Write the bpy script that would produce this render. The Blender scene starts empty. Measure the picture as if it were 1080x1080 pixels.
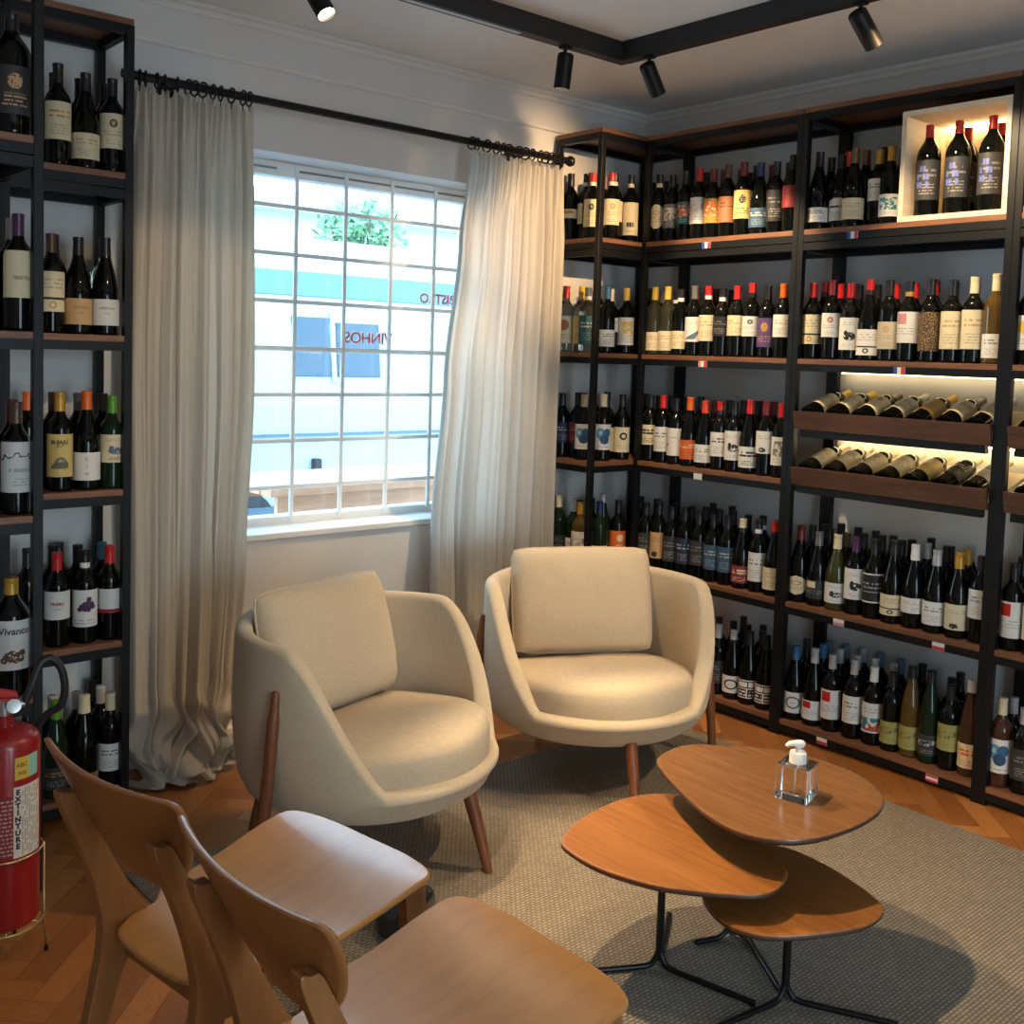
import bpy, bmesh, math, random
from mathutils import Vector, Matrix
random.seed(11)
R = math.radians
C = bpy.context.scene.collection
sc = bpy.context.scene

# ------------------------------------------------------------------ materials
MATS = {}
def nt(name):
    m = bpy.data.materials.new(name); m.use_nodes = True
    n = m.node_tree; b = n.nodes['Principled BSDF']
    return m, n, b
def plain(name, col, rough=.5, metal=0, spec=.5, coat=0, emit=None, es=1):
    if name in MATS: return MATS[name]
    m, n, b = nt(name)
    b.inputs['Base Color'].default_value = (*col, 1); b.inputs['Roughness'].default_value = rough
    b.inputs['Metallic'].default_value = metal; b.inputs['Specular IOR Level'].default_value = spec
    b.inputs['Coat Weight'].default_value = coat
    if emit:
        b.inputs['Emission Color'].default_value = (*emit, 1); b.inputs['Emission Strength'].default_value = es
    MATS[name] = m; return m
def N(n, t, **kw):
    x = n.nodes.new(t)
    for k, v in kw.items(): setattr(x, k, v)
    return x
def mth(n, op, a, b=None, c=None):
    x = n.nodes.new('ShaderNodeMath'); x.operation = op
    for i, v in enumerate((a, b, c)):
        if v is None: continue
        if isinstance(v, (int, float)): x.inputs[i].default_value = v
        else: n.links.new(v, x.inputs[i])
    return x.outputs[0]
def mixc(n, fac, a, b):
    x = n.nodes.new('ShaderNodeMix'); x.data_type = 'RGBA'
    if isinstance(fac, (int, float)): x.inputs[0].default_value = fac
    else: n.links.new(fac, x.inputs[0])
    for i, v in ((6, a), (7, b)):
        if isinstance(v, tuple): x.inputs[i].default_value = (*v, 1) if len(v) == 3 else v
        else: n.links.new(v, x.inputs[i])
    return x.outputs[2]
def noise(n, scale, vec=None, detail=3, rough=.5, dim='3D'):
    x = n.nodes.new('ShaderNodeTexNoise'); x.noise_dimensions = dim
    x.inputs['Scale'].default_value = scale; x.inputs['Detail'].default_value = detail; x.inputs['Roughness'].default_value = rough
    if vec is not None: n.links.new(vec, x.inputs['Vector'])
    return x.outputs['Fac']
def mapping(n, src, scale=(1, 1, 1), rot=(0, 0, 0)):
    tc = n.nodes.new('ShaderNodeTexCoord'); mp = n.nodes.new('ShaderNodeMapping')
    mp.inputs['Scale'].default_value = scale; mp.inputs['Rotation'].default_value = rot
    n.links.new(tc.outputs[src], mp.inputs['Vector']); return mp.outputs['Vector']
def bump(n, b, h, strength=.3, dist=.002):
    x = n.nodes.new('ShaderNodeBump'); x.inputs['Strength'].default_value = strength; x.inputs['Distance'].default_value = dist
    n.links.new(h, x.inputs['Height']); n.links.new(x.outputs['Normal'], b.inputs['Normal'])
def ramp(n, fac, stops):
    x = n.nodes.new('ShaderNodeValToRGB'); e = x.color_ramp.elements
    while len(e) < len(stops): e.new(.5)
    for i, (p, c) in enumerate(stops): e[i].position = p; e[i].color = (*c, 1)
    n.links.new(fac, x.inputs[0]); return x.outputs[0]
def wood(name, c1, c2, c3, scale=(3, 40, 40), rough=.35, coat=.0, bs=.08):
    if name in MATS: return MATS[name]
    m, n, b = nt(name)
    v = mapping(n, 'Object', scale)
    f = noise(n, 1.0, v, 5, .62)
    g = noise(n, 6.0, v, 2, .5)
    h = mth(n, 'ADD', mth(n, 'MULTIPLY', f, .75), mth(n, 'MULTIPLY', g, .25))
    col = ramp(n, h, [(.3, c1), (.5, c2), (.7, c3)])
    n.links.new(col, b.inputs['Base Color'])
    b.inputs['Roughness'].default_value = rough; b.inputs['Coat Weight'].default_value = coat; b.inputs['Coat Roughness'].default_value = .15
    if bs: bump(n, b, h, bs, .001)
    MATS[name] = m; return m
def fabric(name, c1, c2, scale=600, transl=0):
    m, n, b = nt(name)
    v = mapping(n, 'Object')
    w1 = noise(n, 1, mapping(n, 'Object', (scale*.12, scale*.12, scale)), 2, .6)
    w2 = noise(n, 1, mapping(n, 'Object', (scale, scale, scale*.15)), 2, .6)
    big = noise(n, 5, v, 3, .5)
    w = mth(n, 'MULTIPLY', mth(n, 'ADD', w1, w2), .5)
    f = mth(n, 'ADD', mth(n, 'MULTIPLY', w, .8), mth(n, 'MULTIPLY', big, .2))
    n.links.new(ramp(n, f, [(.35, c1), (.65, c2)]), b.inputs['Base Color'])
    b.inputs['Roughness'].default_value = .92; b.inputs['Specular IOR Level'].default_value = .15
    b.inputs['Sheen Weight'].default_value = .15
    bump(n, b, w, .35, .0012)
    if transl:
        t = n.nodes.new('ShaderNodeBsdfTranslucent'); t.inputs[0].default_value = (*c2, 1)
        mx = n.nodes.new('ShaderNodeMixShader'); mx.inputs[0].default_value = transl
        n.links.new(b.outputs[0], mx.inputs[1]); n.links.new(t.outputs[0], mx.inputs[2])
        n.links.new(mx.outputs[0], n.nodes['Material Output'].inputs[0])
    MATS[name] = m; return m
def wallmat(name, c, sc_=8, amt=.05, rough=.85):
    m, n, b = nt(name)
    f = noise(n, sc_, mapping(n, 'Object'), 4, .6)
    d = tuple(max(0, x*(1-amt)) for x in c)
    n.links.new(mixc(n, f, c, d), b.inputs['Base Color']); b.inputs['Roughness'].default_value = rough
    bump(n, b, noise(n, 120, mapping(n, 'Object'), 2), .06, .002)
    MATS[name] = m; return m

BLK = plain('black_metal', (.0045, .005, .006), .45, .0, .3)
BLKG = plain('black_rod', (.005, .005, .006), .38, .0, .35)
WHT = plain('white_paint', (.8, .8, .79), .45)
SHELFW = wood('shelf_walnut', (.10, .042, .02), (.19, .078, .036), (.27, .12, .055), (60, 4, 60), .45)
SHELFX = wood('shelf_walnut_x', (.10, .042, .02), (.19, .078, .036), (.27, .12, .055), (4, 60, 60), .45)
TRAYW = wood('tray_walnut', (.055, .022, .013), (.10, .04, .022), (.15, .065, .035), (60, 5, 60), .5)
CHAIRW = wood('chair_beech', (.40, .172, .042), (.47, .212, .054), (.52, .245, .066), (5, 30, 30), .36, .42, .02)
CHAIR_SHADED = wood('chair_beech_shaded', (.22, .083, .023), (.27, .106, .031), (.32, .13, .039), (30, 30, 5), .36, .25, .02)  # same chair wood, with the shade on backs and legs put into the colour
LEGW = wood('leg_walnut', (.10, .03, .011), (.17, .055, .02), (.24, .085, .03), (50, 50, 6), .4)
TABA = wood('table_walnut', (.14, .062, .022), (.185, .083, .03), (.23, .108, .042), (45, 4, 45), .27, .3, 0)
TABB = wood('table_freijo', (.17, .058, .012), (.26, .095, .021), (.34, .135, .034), (60, 3.5, 60), .4, .1, .02)
TABE = plain('table_edge', (.06, .022, .009), .5)
LINEN = fabric('cream_linen', (.48, .38, .26), (.62, .51, .365), 500)
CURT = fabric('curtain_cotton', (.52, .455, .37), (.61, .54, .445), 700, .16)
CURTR = fabric('curtain_cotton_lit', (.62, .59, .54), (.70, .67, .62), 700, .42)  # same cotton made whiter: window light on the right curtain put into the colour
WALL = wallmat('wall_plaster', (.70, .68, .655), 6, .06)
WALLR = wallmat('wall_plaster_right', (.66, .66, .66), 6, .06)
CEIL = wallmat('ceiling_paint', (.86, .845, .82), 4, .04)
TRIM = plain('white_trim', (.74, .71, .67), .5)
WFR = plain('window_white', (.84, .87, .88), .4)
LEDW = plain('led_warm', (1, .9, .7), .5, emit=(1, .74, .36), es=30)
LAMPON = plain('lamp_lens', (1, .95, .85), .4, emit=(1, .8, .52), es=30)
LAMPOFF = plain('lamp_lens_dim', (.1, .1, .1), .3)
BOXW = wood('box_oak', (.62, .50, .36), (.70, .58, .43), (.76, .65, .5), (4, 30, 30), .55)

# ------------------------------------------------------------------ mesh helpers
class MB:
    def __init__(s): s.v = []; s.f = []; s.mi = []
    def add(s, vs, fs, mi=0):
        o = len(s.v); s.v += [tuple(x) for x in vs]; s.f += [tuple(o+i for i in f) for f in fs]; s.mi += [mi]*len(fs); return s
    def box(s, a, b, mi=0):
        x0, y0, z0 = (min(p, q) for p, q in zip(a, b)); x1, y1, z1 = (max(p, q) for p, q in zip(a, b))
        return s.add([(x0,y0,z0),(x1,y0,z0),(x1,y1,z0),(x0,y1,z0),(x0,y0,z1),(x1,y0,z1),(x1,y1,z1),(x0,y1,z1)],
                     [(0,3,2,1),(4,5,6,7),(0,1,5,4),(1,2,6,5),(2,3,7,6),(3,0,4,7)], mi)
    def tube(s, pts, r, n=10, mi=0, caps=True):
        pts = [Vector(p) for p in pts]; rs = r if isinstance(r, (list, tuple)) else [r]*len(pts)
        vs = []; fs = []; up = None
        for i, p in enumerate(pts):
            d = (pts[min(i+1, len(pts)-1)]-pts[max(i-1, 0)]).normalized()
            if up is None: up = Vector((0,0,1)) if abs(d.z) < .9 else Vector((1,0,0))
            x = d.cross(up).normalized(); up = x.cross(d).normalized()
            for k in range(n):
                a = 2*math.pi*k/n; vs.append(p+(x*math.cos(a)+up*math.sin(a))*rs[i])
        for i in range(len(pts)-1):
            for k in range(n): fs.append((i*n+k, i*n+(k+1)%n, (i+1)*n+(k+1)%n, (i+1)*n+k))
        if caps: fs.append(tuple(range(n-1, -1, -1))); fs.append(tuple((len(pts)-1)*n+k for k in range(n)))
        return s.add(vs, fs, mi)
    def lathe(s, prof, n=24, c=(0,0,0), mi=0):
        vs = []; fs = []
        for r, z in prof:
            for k in range(n):
                a = 2*math.pi*k/n; vs.append((c[0]+r*math.cos(a), c[1]+r*math.sin(a), c[2]+z))
        for i in range(len(prof)-1):
            for k in range(n): fs.append((i*n+k, i*n+(k+1)%n, (i+1)*n+(k+1)%n, (i+1)*n+k))
        if prof[0][0] > 1e-6: fs.append(tuple(range(n-1, -1, -1)))
        if prof[-1][0] > 1e-6: fs.append(tuple((len(prof)-1)*n+k for k in range(n)))
        return s.add(vs, fs, mi)
    def mesh(s, name, mats, smooth=False, auto=None):
        me = bpy.data.meshes.new(name); me.from_pydata(s.v, [], s.f)
        for m in (mats if isinstance(mats, (list, tuple)) else [mats]): me.materials.append(m)
        me.polygons.foreach_set('material_index', s.mi); me.update()
        bm = bmesh.new(); bm.from_mesh(me); bmesh.ops.remove_doubles(bm, verts=bm.verts, dist=1e-6); bmesh.ops.recalc_face_normals(bm, faces=bm.faces); bm.to_mesh(me); bm.free()
        if smooth:
            me.polygons.foreach_set('use_smooth', [True]*len(me.polygons))
            if auto: me.set_sharp_from_angle(angle=R(auto))
        return me
    def build(s, name, mats, parent=None, smooth=False, auto=None, bevel=0, bseg=2):
        o = bpy.data.objects.new(name, s.mesh(name, mats, smooth, auto)); C.objects.link(o)
        if parent: o.parent = parent
        if bevel:
            b = o.modifiers.new('bevel', 'BEVEL'); b.width = bevel; b.segments = bseg; b.limit_method = 'ANGLE'; b.angle_limit = R(40)
        return o
def tag(o, label=None, cat=None, group=None, kind=None):
    if label: o['label'] = label
    if cat: o['category'] = cat
    if group: o['group'] = group
    if kind: o['kind'] = kind
    return o
def empty(name, loc=(0,0,0), rz=0):
    o = bpy.data.objects.new(name, None); C.objects.link(o); o.location = loc; o.rotation_euler = (0,0,rz); o.empty_display_size = .05
    return o
def struct(name, mb, mats, **kw):
    o = mb.build(name, mats, **kw); o['kind'] = 'structure'; return o
def copy_tree(o, parent=None):
    c = o.copy(); C.objects.link(c)
    if parent: c.parent = parent
    for ch in list(o.children): copy_tree(ch, c)
    return c
def smooth(t): t = max(0, min(1, t)); return t*t*(3-2*t)
def cr_closed(pts, k=6):
    out = []; n = len(pts)
    for i in range(n):
        p0, p1, p2, p3 = (Vector(pts[(i+j-1) % n]) for j in range(4))
        for s in range(k):
            t = s/k
            out.append(.5*((2*p1)+(-p0+p2)*t+(2*p0-5*p1+4*p2-p3)*t*t+(-p0+3*p1-3*p2+p3)*t**3))
    return out
def cr_open(pts, k=6):
    pts = [Vector(p) for p in pts]; e = [pts[0]*2-pts[1]]+pts+[pts[-1]*2-pts[-2]]; out = []
    for i in range(1, len(e)-2):
        p0, p1, p2, p3 = e[i-1:i+3]
        for s in range(k):
            t = s/k; out.append(.5*((2*p1)+(-p0+p2)*t+(2*p0-5*p1+4*p2-p3)*t*t+(-p0+3*p1-3*p2+p3)*t**3))
    out.append(pts[-1]); return out
def text_mesh(txt, size, depth=.0004, align='CENTER', bold=0):
    cu = bpy.data.curves.new('lettering', 'FONT'); cu.body = txt; cu.size = size; cu.align_x = align; cu.align_y = 'CENTER'; cu.extrude = depth; cu.offset = bold
    o = bpy.data.objects.new('lettering', cu); C.objects.link(o); bpy.context.view_layer.update()
    me = bpy.data.meshes.new_from_object(o.evaluated_get(bpy.context.evaluated_depsgraph_get()))
    bpy.data.objects.remove(o); bpy.data.curves.remove(cu); me.materials.clear()
    return me
def text_obj(name, txt, size, mat, parent=None, fn=None, **kw):
    me = text_mesh(txt, size, **kw); me.name = name
    if fn:
        for v in me.vertices: v.co = fn(v.co)
    me.materials.append(mat); o = bpy.data.objects.new(name, me); C.objects.link(o)
    if parent: o.parent = parent
    return o

# ------------------------------------------------------------------ camera (solved from the photograph)
CAMQ = dict(yaw=0.7122733, pitch=0.0673163, roll=0.0320693)
cd = bpy.data.cameras.new('camera'); cam = bpy.data.objects.new('camera', cd); C.objects.link(cam); sc.camera = cam
cd.sensor_width = 36; cd.lens = 36*1120/1080; cd.shift_y = -(540-449.619)/1080; cd.clip_start = .05
cy_, sy_ = math.cos(CAMQ['yaw']), math.sin(CAMQ['yaw']); cp_, sp_ = math.cos(CAMQ['pitch']), math.sin(CAMQ['pitch'])
right = Vector((cy_, -sy_, 0)); fwd = Vector((sy_*cp_, cy_*cp_, -sp_)); upv = Vector((sy_*sp_, cy_*sp_, cp_))
cr_, sr_ = math.cos(CAMQ['roll']), math.sin(CAMQ['roll'])
# image x axis = cr*right + sr*up ; image up axis = cr*up - sr*right
ix = right*cr_ + upv*sr_; iu = upv*cr_ - right*sr_
cam.matrix_world = Matrix(((ix.x, iu.x, -fwd.x, 0), (ix.y, iu.y, -fwd.y, 0), (ix.z, iu.z, -fwd.z, 1.5), (0,0,0,1)))
# ------------------------------------------------------------------ room shell
YW = 3.62; XR = 3.93; ZC = 2.69; XL = -.9; YB_ = -2.4
OX0, OX1, OZ0, OZ1 = 1.50, 3.02, .79, 2.222      # window opening
m = MB()
t = .24
m.box((XL, YW, -.05), (OX0, YW+t, ZC)); m.box((OX1, YW, -.05), (XR, YW+t, ZC))
m.box((OX0, YW, -.05), (OX1, YW+t, OZ0)); m.box((OX0, YW, OZ1), (OX1, YW+t, ZC))
struct('wall_window', m, WALL)
struct('wall_right', MB().box((XR, YB_, -.05), (XR+.15, YW+t, ZC)), WALLR)
struct('wall_left', MB().box((XL-.15, YB_, -.05), (XL, YW+t, ZC)), WALL)
m = MB(); m.box((XL, YB_-.2, -.05), (.2, YB_, ZC)); m.box((1.7, YB_-.2, -.05), (XR, YB_, ZC)); m.box((.2, YB_-.2, 2.3), (1.7, YB_, ZC))
struct('wall_back', m, WALL)
struct('ceiling', MB().box((XL-.15, YB_-.2, ZC), (XR+.15, YW+t, ZC+.1)), CEIL)

# herringbone parquet: every strip is a face of the one floor mesh, with its own wood tone
me = bpy.data.meshes.new('floor'); vs = []; fs = []; cols = []
W_, L_ = .075, .375
def clipbox(p): return XL-.3 < p[0] < XR+.3 and YB_-.3 < p[1] < YW+.3
ca = math.cos(R(45)); sa = math.sin(R(45))
tones = [(.34,.125,.03),(.42,.165,.045),(.29,.10,.024),(.46,.20,.06),(.37,.14,.036),(.31,.115,.03)]
for i in range(-70, 71):
    for j in range(-14, 15):
        for kind in (0, 1):
            # unit cell of a herringbone: horizontal strip and vertical strip, stepping diagonally
            ox = i*W_ + j*2*L_*.5; oy = i*W_ - j*2*L_*.5
            if kind == 0: x0, y0, x1, y1 = ox, oy, ox+L_, oy+W_
            else: x0, y0, x1, y1 = ox, oy+W_, ox+W_, oy+W_+L_
            g = .0006
            q = [(x0+g,y0+g),(x1-g,y0+g),(x1-g,y1-g),(x0+g,y1-g)]
            q = [(ca*a-sa*b+1.3, sa*a+ca*b+.8) for a, b in q]
            if not clipbox(q[0]) and not clipbox(q[2]): continue
            o = len(vs); vs += [(a, b, 0) for a, b in q]; fs.append((o,o+1,o+2,o+3))
            cols.append((random.choice(tones), random.uniform(.85,1.12), kind))
n0 = len(fs); o = len(vs)
vs += [(XL-.1,YB_-.1,-.004),(XR+.1,YB_-.1,-.004),(XR+.1,YW+.1,-.004),(XL-.1,YW+.1,-.004)]; fs.append((o,o+1,o+2,o+3)); cols.append(((.05,.02,.01),1,0))
me.from_pydata(vs, [], fs)
ca_ = me.color_attributes.new('tone', 'FLOAT_COLOR', 'CORNER'); uvl = me.uv_layers.new(name='UVMap')
for p in me.polygons:
    c, k, kind = cols[p.index]; off = random.random()*50
    for q, li in enumerate(p.loop_indices):
        ca_.data[li].color = (c[0]*k, c[1]*k, c[2]*k, 1)
        uu = [(0,0),(5,0),(5,1),(0,1)][q] if kind == 0 else [(0,1),(0,0),(5,0),(5,1)][q]
        uvl.data[li].uv = (uu[0]+off, uu[1]+off*7)
m_, n, b = nt('parquet')
at = N(n, 'ShaderNodeVertexColor', layer_name='tone')
uvn = N(n, 'ShaderNodeUVMap'); mp = N(n, 'ShaderNodeMapping'); mp.inputs['Scale'].default_value = (1.2, 9, 1); n.links.new(uvn.outputs[0], mp.inputs['Vector'])
gr = noise(n, 1.5, mp.outputs[0], 5, .65, '2D')
hs = N(n, 'ShaderNodeHueSaturation'); n.links.new(at.outputs[0], hs.inputs['Color']); n.links.new(mth(n, 'ADD', mth(n, 'MULTIPLY', gr, .9), .55), hs.inputs['Value'])
n.links.new(hs.outputs[0], b.inputs['Base Color'])
n.links.new(mth(n, 'ADD', mth(n, 'MULTIPLY', noise(n, 3, mapping(n, 'Object'), 3), .2), .27), b.inputs['Roughness'])
b.inputs['Coat Weight'].default_value = .15; b.inputs['Coat Roughness'].default_value = .2
bump(n, b, gr, .06, .001)
me.materials.append(m_); fl = bpy.data.objects.new('floor', me); C.objects.link(fl); fl['kind'] = 'structure'

# crown mouldings and skirting
def prof_run(name, prof, path, mat):
    # prof: (offset into room, z) ; path: list of (point, inward normal)
    m = MB(); vs = []; k = len(prof)
    for p, nrm in path:
        for off, z in prof: vs.append((p[0]+nrm[0]*off, p[1]+nrm[1]*off, z))
    fs = []
    for i in range(len(path)-1):
        for j in range(k): fs.append((i*k+j, i*k+(j+1)%k, (i+1)*k+(j+1)%k, (i+1)*k+j))
    fs.append(tuple(range(k))); fs.append(tuple((len(path)-1)*k+j for j in range(k-1, -1, -1)))
    m.add(vs, fs); return struct(name, m, mat, bevel=.003)
path = [((XL, YW), (0, -1)), ((XR, YW), (-1, -1)), ((XR, YB_), (-1, 0))]
prof_run('trim_1', [(-.002, 2.648), (.006, 2.648), (.010, 2.654), (.010, 2.660), (.006, 2.664), (.006, 2.670), (.016, 2.673), (.020, 2.679), (.020, 2.6895), (-.002, 2.6895)], path, TRIM)
prof_run('trim_2', [(-.002, 2.515), (.010, 2.515), (.015, 2.521), (.015, 2.528), (.010, 2.534), (-.002, 2.534)], path, TRIM)
prof_run('baseboard_window', [(-.002, .001), (.014, .001), (.014, .07), (.008, .08), (-.002, .08)], [((XL, YW), (0, -1)), ((XR, YW), (0, -1))], TRIM)
prof_run('baseboard_right', [(-.002, .001), (.014, .001), (.014, .07), (.008, .08), (-.002, .08)], [((XR, YW), (-1, 0)), ((XR, YB_), (-1, 0))], TRIM)

# ------------------------------------------------------------------ window: frame, sashes, security grille, pane, sill
m = MB(); YG = 3.82
m.box((OX0, YG-.03, 2.165), (OX1, YG+.04, OZ1)); m.box((OX0, YG-.03, OZ0-.002), (OX1, YG+.04, OZ0+.035))
m.box((OX0, YG-.03, OZ0), (OX0+.05, YG+.04, OZ1)); m.box((OX1-.05, YG-.03, OZ0), (OX1, YG+.04, OZ1))
win = m.build('window_1', WFR, bevel=.004); win['kind'] = 'structure'
m = MB()
for x0, x1 in ((OX0+.05, 2.02), (2.10, OX1-.05)): m.box((x0, YG-.034, 2.19), (x1, YG-.029, 2.198))
m.build('track_slot', plain('slot_grey', (.22, .25, .28), .6), win)
m = MB()
for i in range(-1, 7):
    x = 1.880+.2262*i
    if OX0+.02 < x < OX1-.02: m.box((x-.008, YG-.042, OZ0+.02), (x+.008, YG-.030, OZ1-.01))
for j in range(1, 8):
    z = 2.236-.1847*j; m.box((OX0+.02, YG-.038, z-.008), (OX1-.02, YG-.026, z+.008))
m.build('security_grille', WFR, win, bevel=.002)
m = MB(); 
m.box((OX0+.05, YG+.012, 1.485), (OX1-.05, YG+.022, 1.497)); m.build('sash_rail', WFR, win, bevel=.002)
gm = bpy.data.materials.new('window_glass'); gm.use_nodes = True; n = gm.node_tree; n.nodes.remove(n.nodes['Principled BSDF'])
tr = N(n, 'ShaderNodeBsdfTransparent'); tr.inputs[0].default_value = (.93, .985, 1, 1); gl = N(n, 'ShaderNodeBsdfGlossy'); gl.inputs['Roughness'].default_value = .02
fr = N(n, 'ShaderNodeFresnel'); fr.inputs[0].default_value = 1.45; mx = N(n, 'ShaderNodeMixShader')
n.links.new(mth(n, 'MULTIPLY', fr.outputs[0], .8), mx.inputs[0]); n.links.new(tr.outputs[0], mx.inputs[1]); n.links.new(gl.outputs[0], mx.inputs[2]); n.links.new(mx.outputs[0], n.nodes['Material Output'].inputs[0])
MB().box((OX0+.045, YG+.026, OZ0+.03), (OX1-.045, YG+.03, 2.17)).build('pane', gm, win)
sl = MB().box((OX0, YW-.012, OZ0-.02), (OX1, YG+.03, OZ0+.004)).build('window_sill', plain('sill_white', (.82, .82, .8), .4), win, bevel=.004)
# vinyl lettering on the outside of the pane, read mirrored from indoors
RED = plain('vinyl_red', (.72, .03, .06), .5); VWH = plain('vinyl_white', (.9, .9, .9), .5); VGR = plain('vinyl_grey', (.25, .3, .34), .6)
def pane_text(txt, cx, cz, size, mat, yo=0., bold=0, name='window_lettering'):
    return text_obj(name, txt, size, mat, win, lambda c: Vector((cx-c.x, YG+.031+yo+c.z, cz+c.y)), bold=bold)
pane_text('VINHOS', 2.500, 1.548, .066, RED, .0006); pane_text('VINHOS', 2.500, 1.548, .066, VWH, .0016, .004)
pane_text('BISTRO', 2.862, 1.735, .06, RED, .0006); pane_text('BISTRO', 2.862, 1.735, .06, VWH, .0016, .0035)

# ------------------------------------------------------------------ outside the window
struct('ground_outside', MB().box((-8, YW+t, -.16), (16, 16, -.1)), plain('concrete_out', (.46, .49, .50), .9))
bm_ = wallmat('far_wall', (.56, .60, .60), 2, .12)
far = empty('building', (5.5, 11.5, -.1)); tag(far, 'pale building with a flat roof across the street, seen through the window', 'building')
m = MB(); m.box((-6, 0, 0), (4.5, 2.5, 3.2)); m.box((-6.2, -.3, 3.2), (4.7, 2.7, 3.42)); m.build('facade', bm_, far)
m = MB()
for x in (-4.6, -2.6, -.6, 1.4): m.box((x, -.03, 1.0), (x+1.1, .02, 2.2))
m.build('facade_window', plain('far_glass', (.16, .24, .3), .15), far)
# white van parked outside
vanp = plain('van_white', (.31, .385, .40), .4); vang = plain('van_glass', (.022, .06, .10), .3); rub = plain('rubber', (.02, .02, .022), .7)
van = empty('van', (4.75, 6.6, -.1)); tag(van, 'white van with dark side windows parked outside the window', 'van')
prof = [(0,.35),(0,1.2),(.05,1.75),(.16,2.22),(.3,2.36),(.5,2.42),(1.5,2.42),(1.7,2.36),(1.84,2.22),(1.95,1.75),(2.0,1.2),(2.0,.35)]
m = MB(); k = len(prof); vs = [(-2.3, y, z) for y, z in prof]+[(2.3, y, z) for y, z in prof]
m.add(vs, [(i, (i+1) % k, k+(i+1) % k, k+i) for i in range(k)]+[tuple(range(k)), tuple(range(2*k-1, k-1, -1))]); m.build('body', vanp, van, bevel=.03)
def vpane(x0, x1, z0, z1, mat, nm, d=.012):
    f = lambda z: .05*(z-1.2)/.55 if z < 1.75 else .05+.11*(z-1.75)/.47
    m = MB(); m.add([(x0,f(z0)-d,z0),(x1,f(z0)-d,z0),(x1,f(z1)-d,z1),(x0,f(z1)-d,z1),(x0,f(z0)+.02,z0),(x1,f(z0)+.02,z0),(x1,f(z1)+.02,z1),(x0,f(z1)+.02,z1)],
        [(0,1,2,3),(4,7,6,5),(0,4,5,1),(1,5,6,2),(2,6,7,3),(3,7,4,0)]); return m.build(nm, mat, van, bevel=.006)
vpane(-1.07, -.765, 1.40, 1.82, vang, 'window'); vpane(-.715, -.345, 1.40, 1.79, vang, 'window')
vpane(-.76, -.72, 1.36, 1.86, vanp, 'window_bar', .02)
vpane(-2.2, 2.2, 1.965, 2.14, plain('van_band', (.075, .16, .215), .4), 'roof_band')
m = MB(); m.box((-2.25, -.03, .98), (2.25, .02, 1.0)); m.box((-2.25, -.03, .44), (2.25, .02, .5)); m.build('side_trim', plain('van_trim', (.05, .09, .13), .4), van)
m = MB(); m.box((-.92, -.05, .70), (-.86, .01, .82)); m.build('door_handle', rub, van, bevel=.008)
m = MB(); m.box((-1.15, -.03, .56), (-.98, .01, .6)); m.build('side_marker', plain('marker_red', (.6, .05, .1), .4), van)
for x in (-1.5, 1.55):
    w = MB(); w.tube([(x, -.02, .32), (x, .2, .32)], .32, 24); w.build('wheel', rub, van, smooth=True, auto=40)
# terrace table
tw = wood('terrace_pine', (.30, .135, .065), (.40, .19, .10), (.48, .25, .14), (4, 30, 30), .5)
tt = empty('terrace_table', (3.05, 5.05, -.1)); tag(tt, 'orange-brown wooden table standing on the terrace outside the window', 'table')
m = MB()
for i in range(6): m.box((-.55, -.36+i*.12, .86), (.95, -.36+i*.12+.112, .90))
m.build('tabletop', tw, tt, bevel=.004)
m = MB(); m.box((-.5, -.33, .77), (.9, -.30, .86)); m.box((-.5, .3, .77), (.9, .33, .86)); m.build('apron', tw, tt)
for x, y in ((-.06, -.31), (-.50, .25), (.82, -.31), (.82, .25)): MB().box((x, y, 0), (x+.08, y+.08, .86)).build('leg', tw, tt, bevel=.004)
bark = plain('bark', (.1, .07, .05), .9); leafm = plain('leaf', (.20, .38, .20), .6)
def tree(loc, h, rad, seed, label):
    rnd = random.Random(seed); e = empty('tree', loc); tag(e, label, 'tree')
    m = MB(); m.tube([(0,0,0), (.03,.02,h*.5), (-.02,0,h)], [.08,.06,.03], 8)
    for k in range(6):
        a = k*1.1; m.tube([(0,0,h*.55+.08*k), (rad*.4*math.cos(a), rad*.4*math.sin(a), h*.75+.1*k), (rad*.8*math.cos(a), rad*.8*math.sin(a), h*.95+.1*k)], [.03,.02,.008], 6)
    m.build('trunk', bark, e, smooth=True)
    m = MB()
    for k in range(900):
        v = Vector((rnd.gauss(0,1), rnd.gauss(0,1), rnd.gauss(0,1))).normalized()*rad*rnd.random()**.4; v.z = v.z*.8+h+.1
        a = Vector((rnd.gauss(0,1), rnd.gauss(0,1), rnd.gauss(0,1))).normalized(); b2 = a.orthogonal().normalized(); s_ = rnd.uniform(.04,.09)
        m.add([v-a*s_, v+b2*s_*.45, v+a*s_, v-b2*s_*.45], [(0,1,2,3)])
    m.build('foliage', leafm, e)
tree((10.2, 9.6, -.1), 2.9, .85, 4, 'leafy green tree behind the van, right edge of the window view')
tree((6.1, 9.6, -.1), 2.7, .5, 9, 'small sparse tree behind the van, left of the leafier one')
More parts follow.
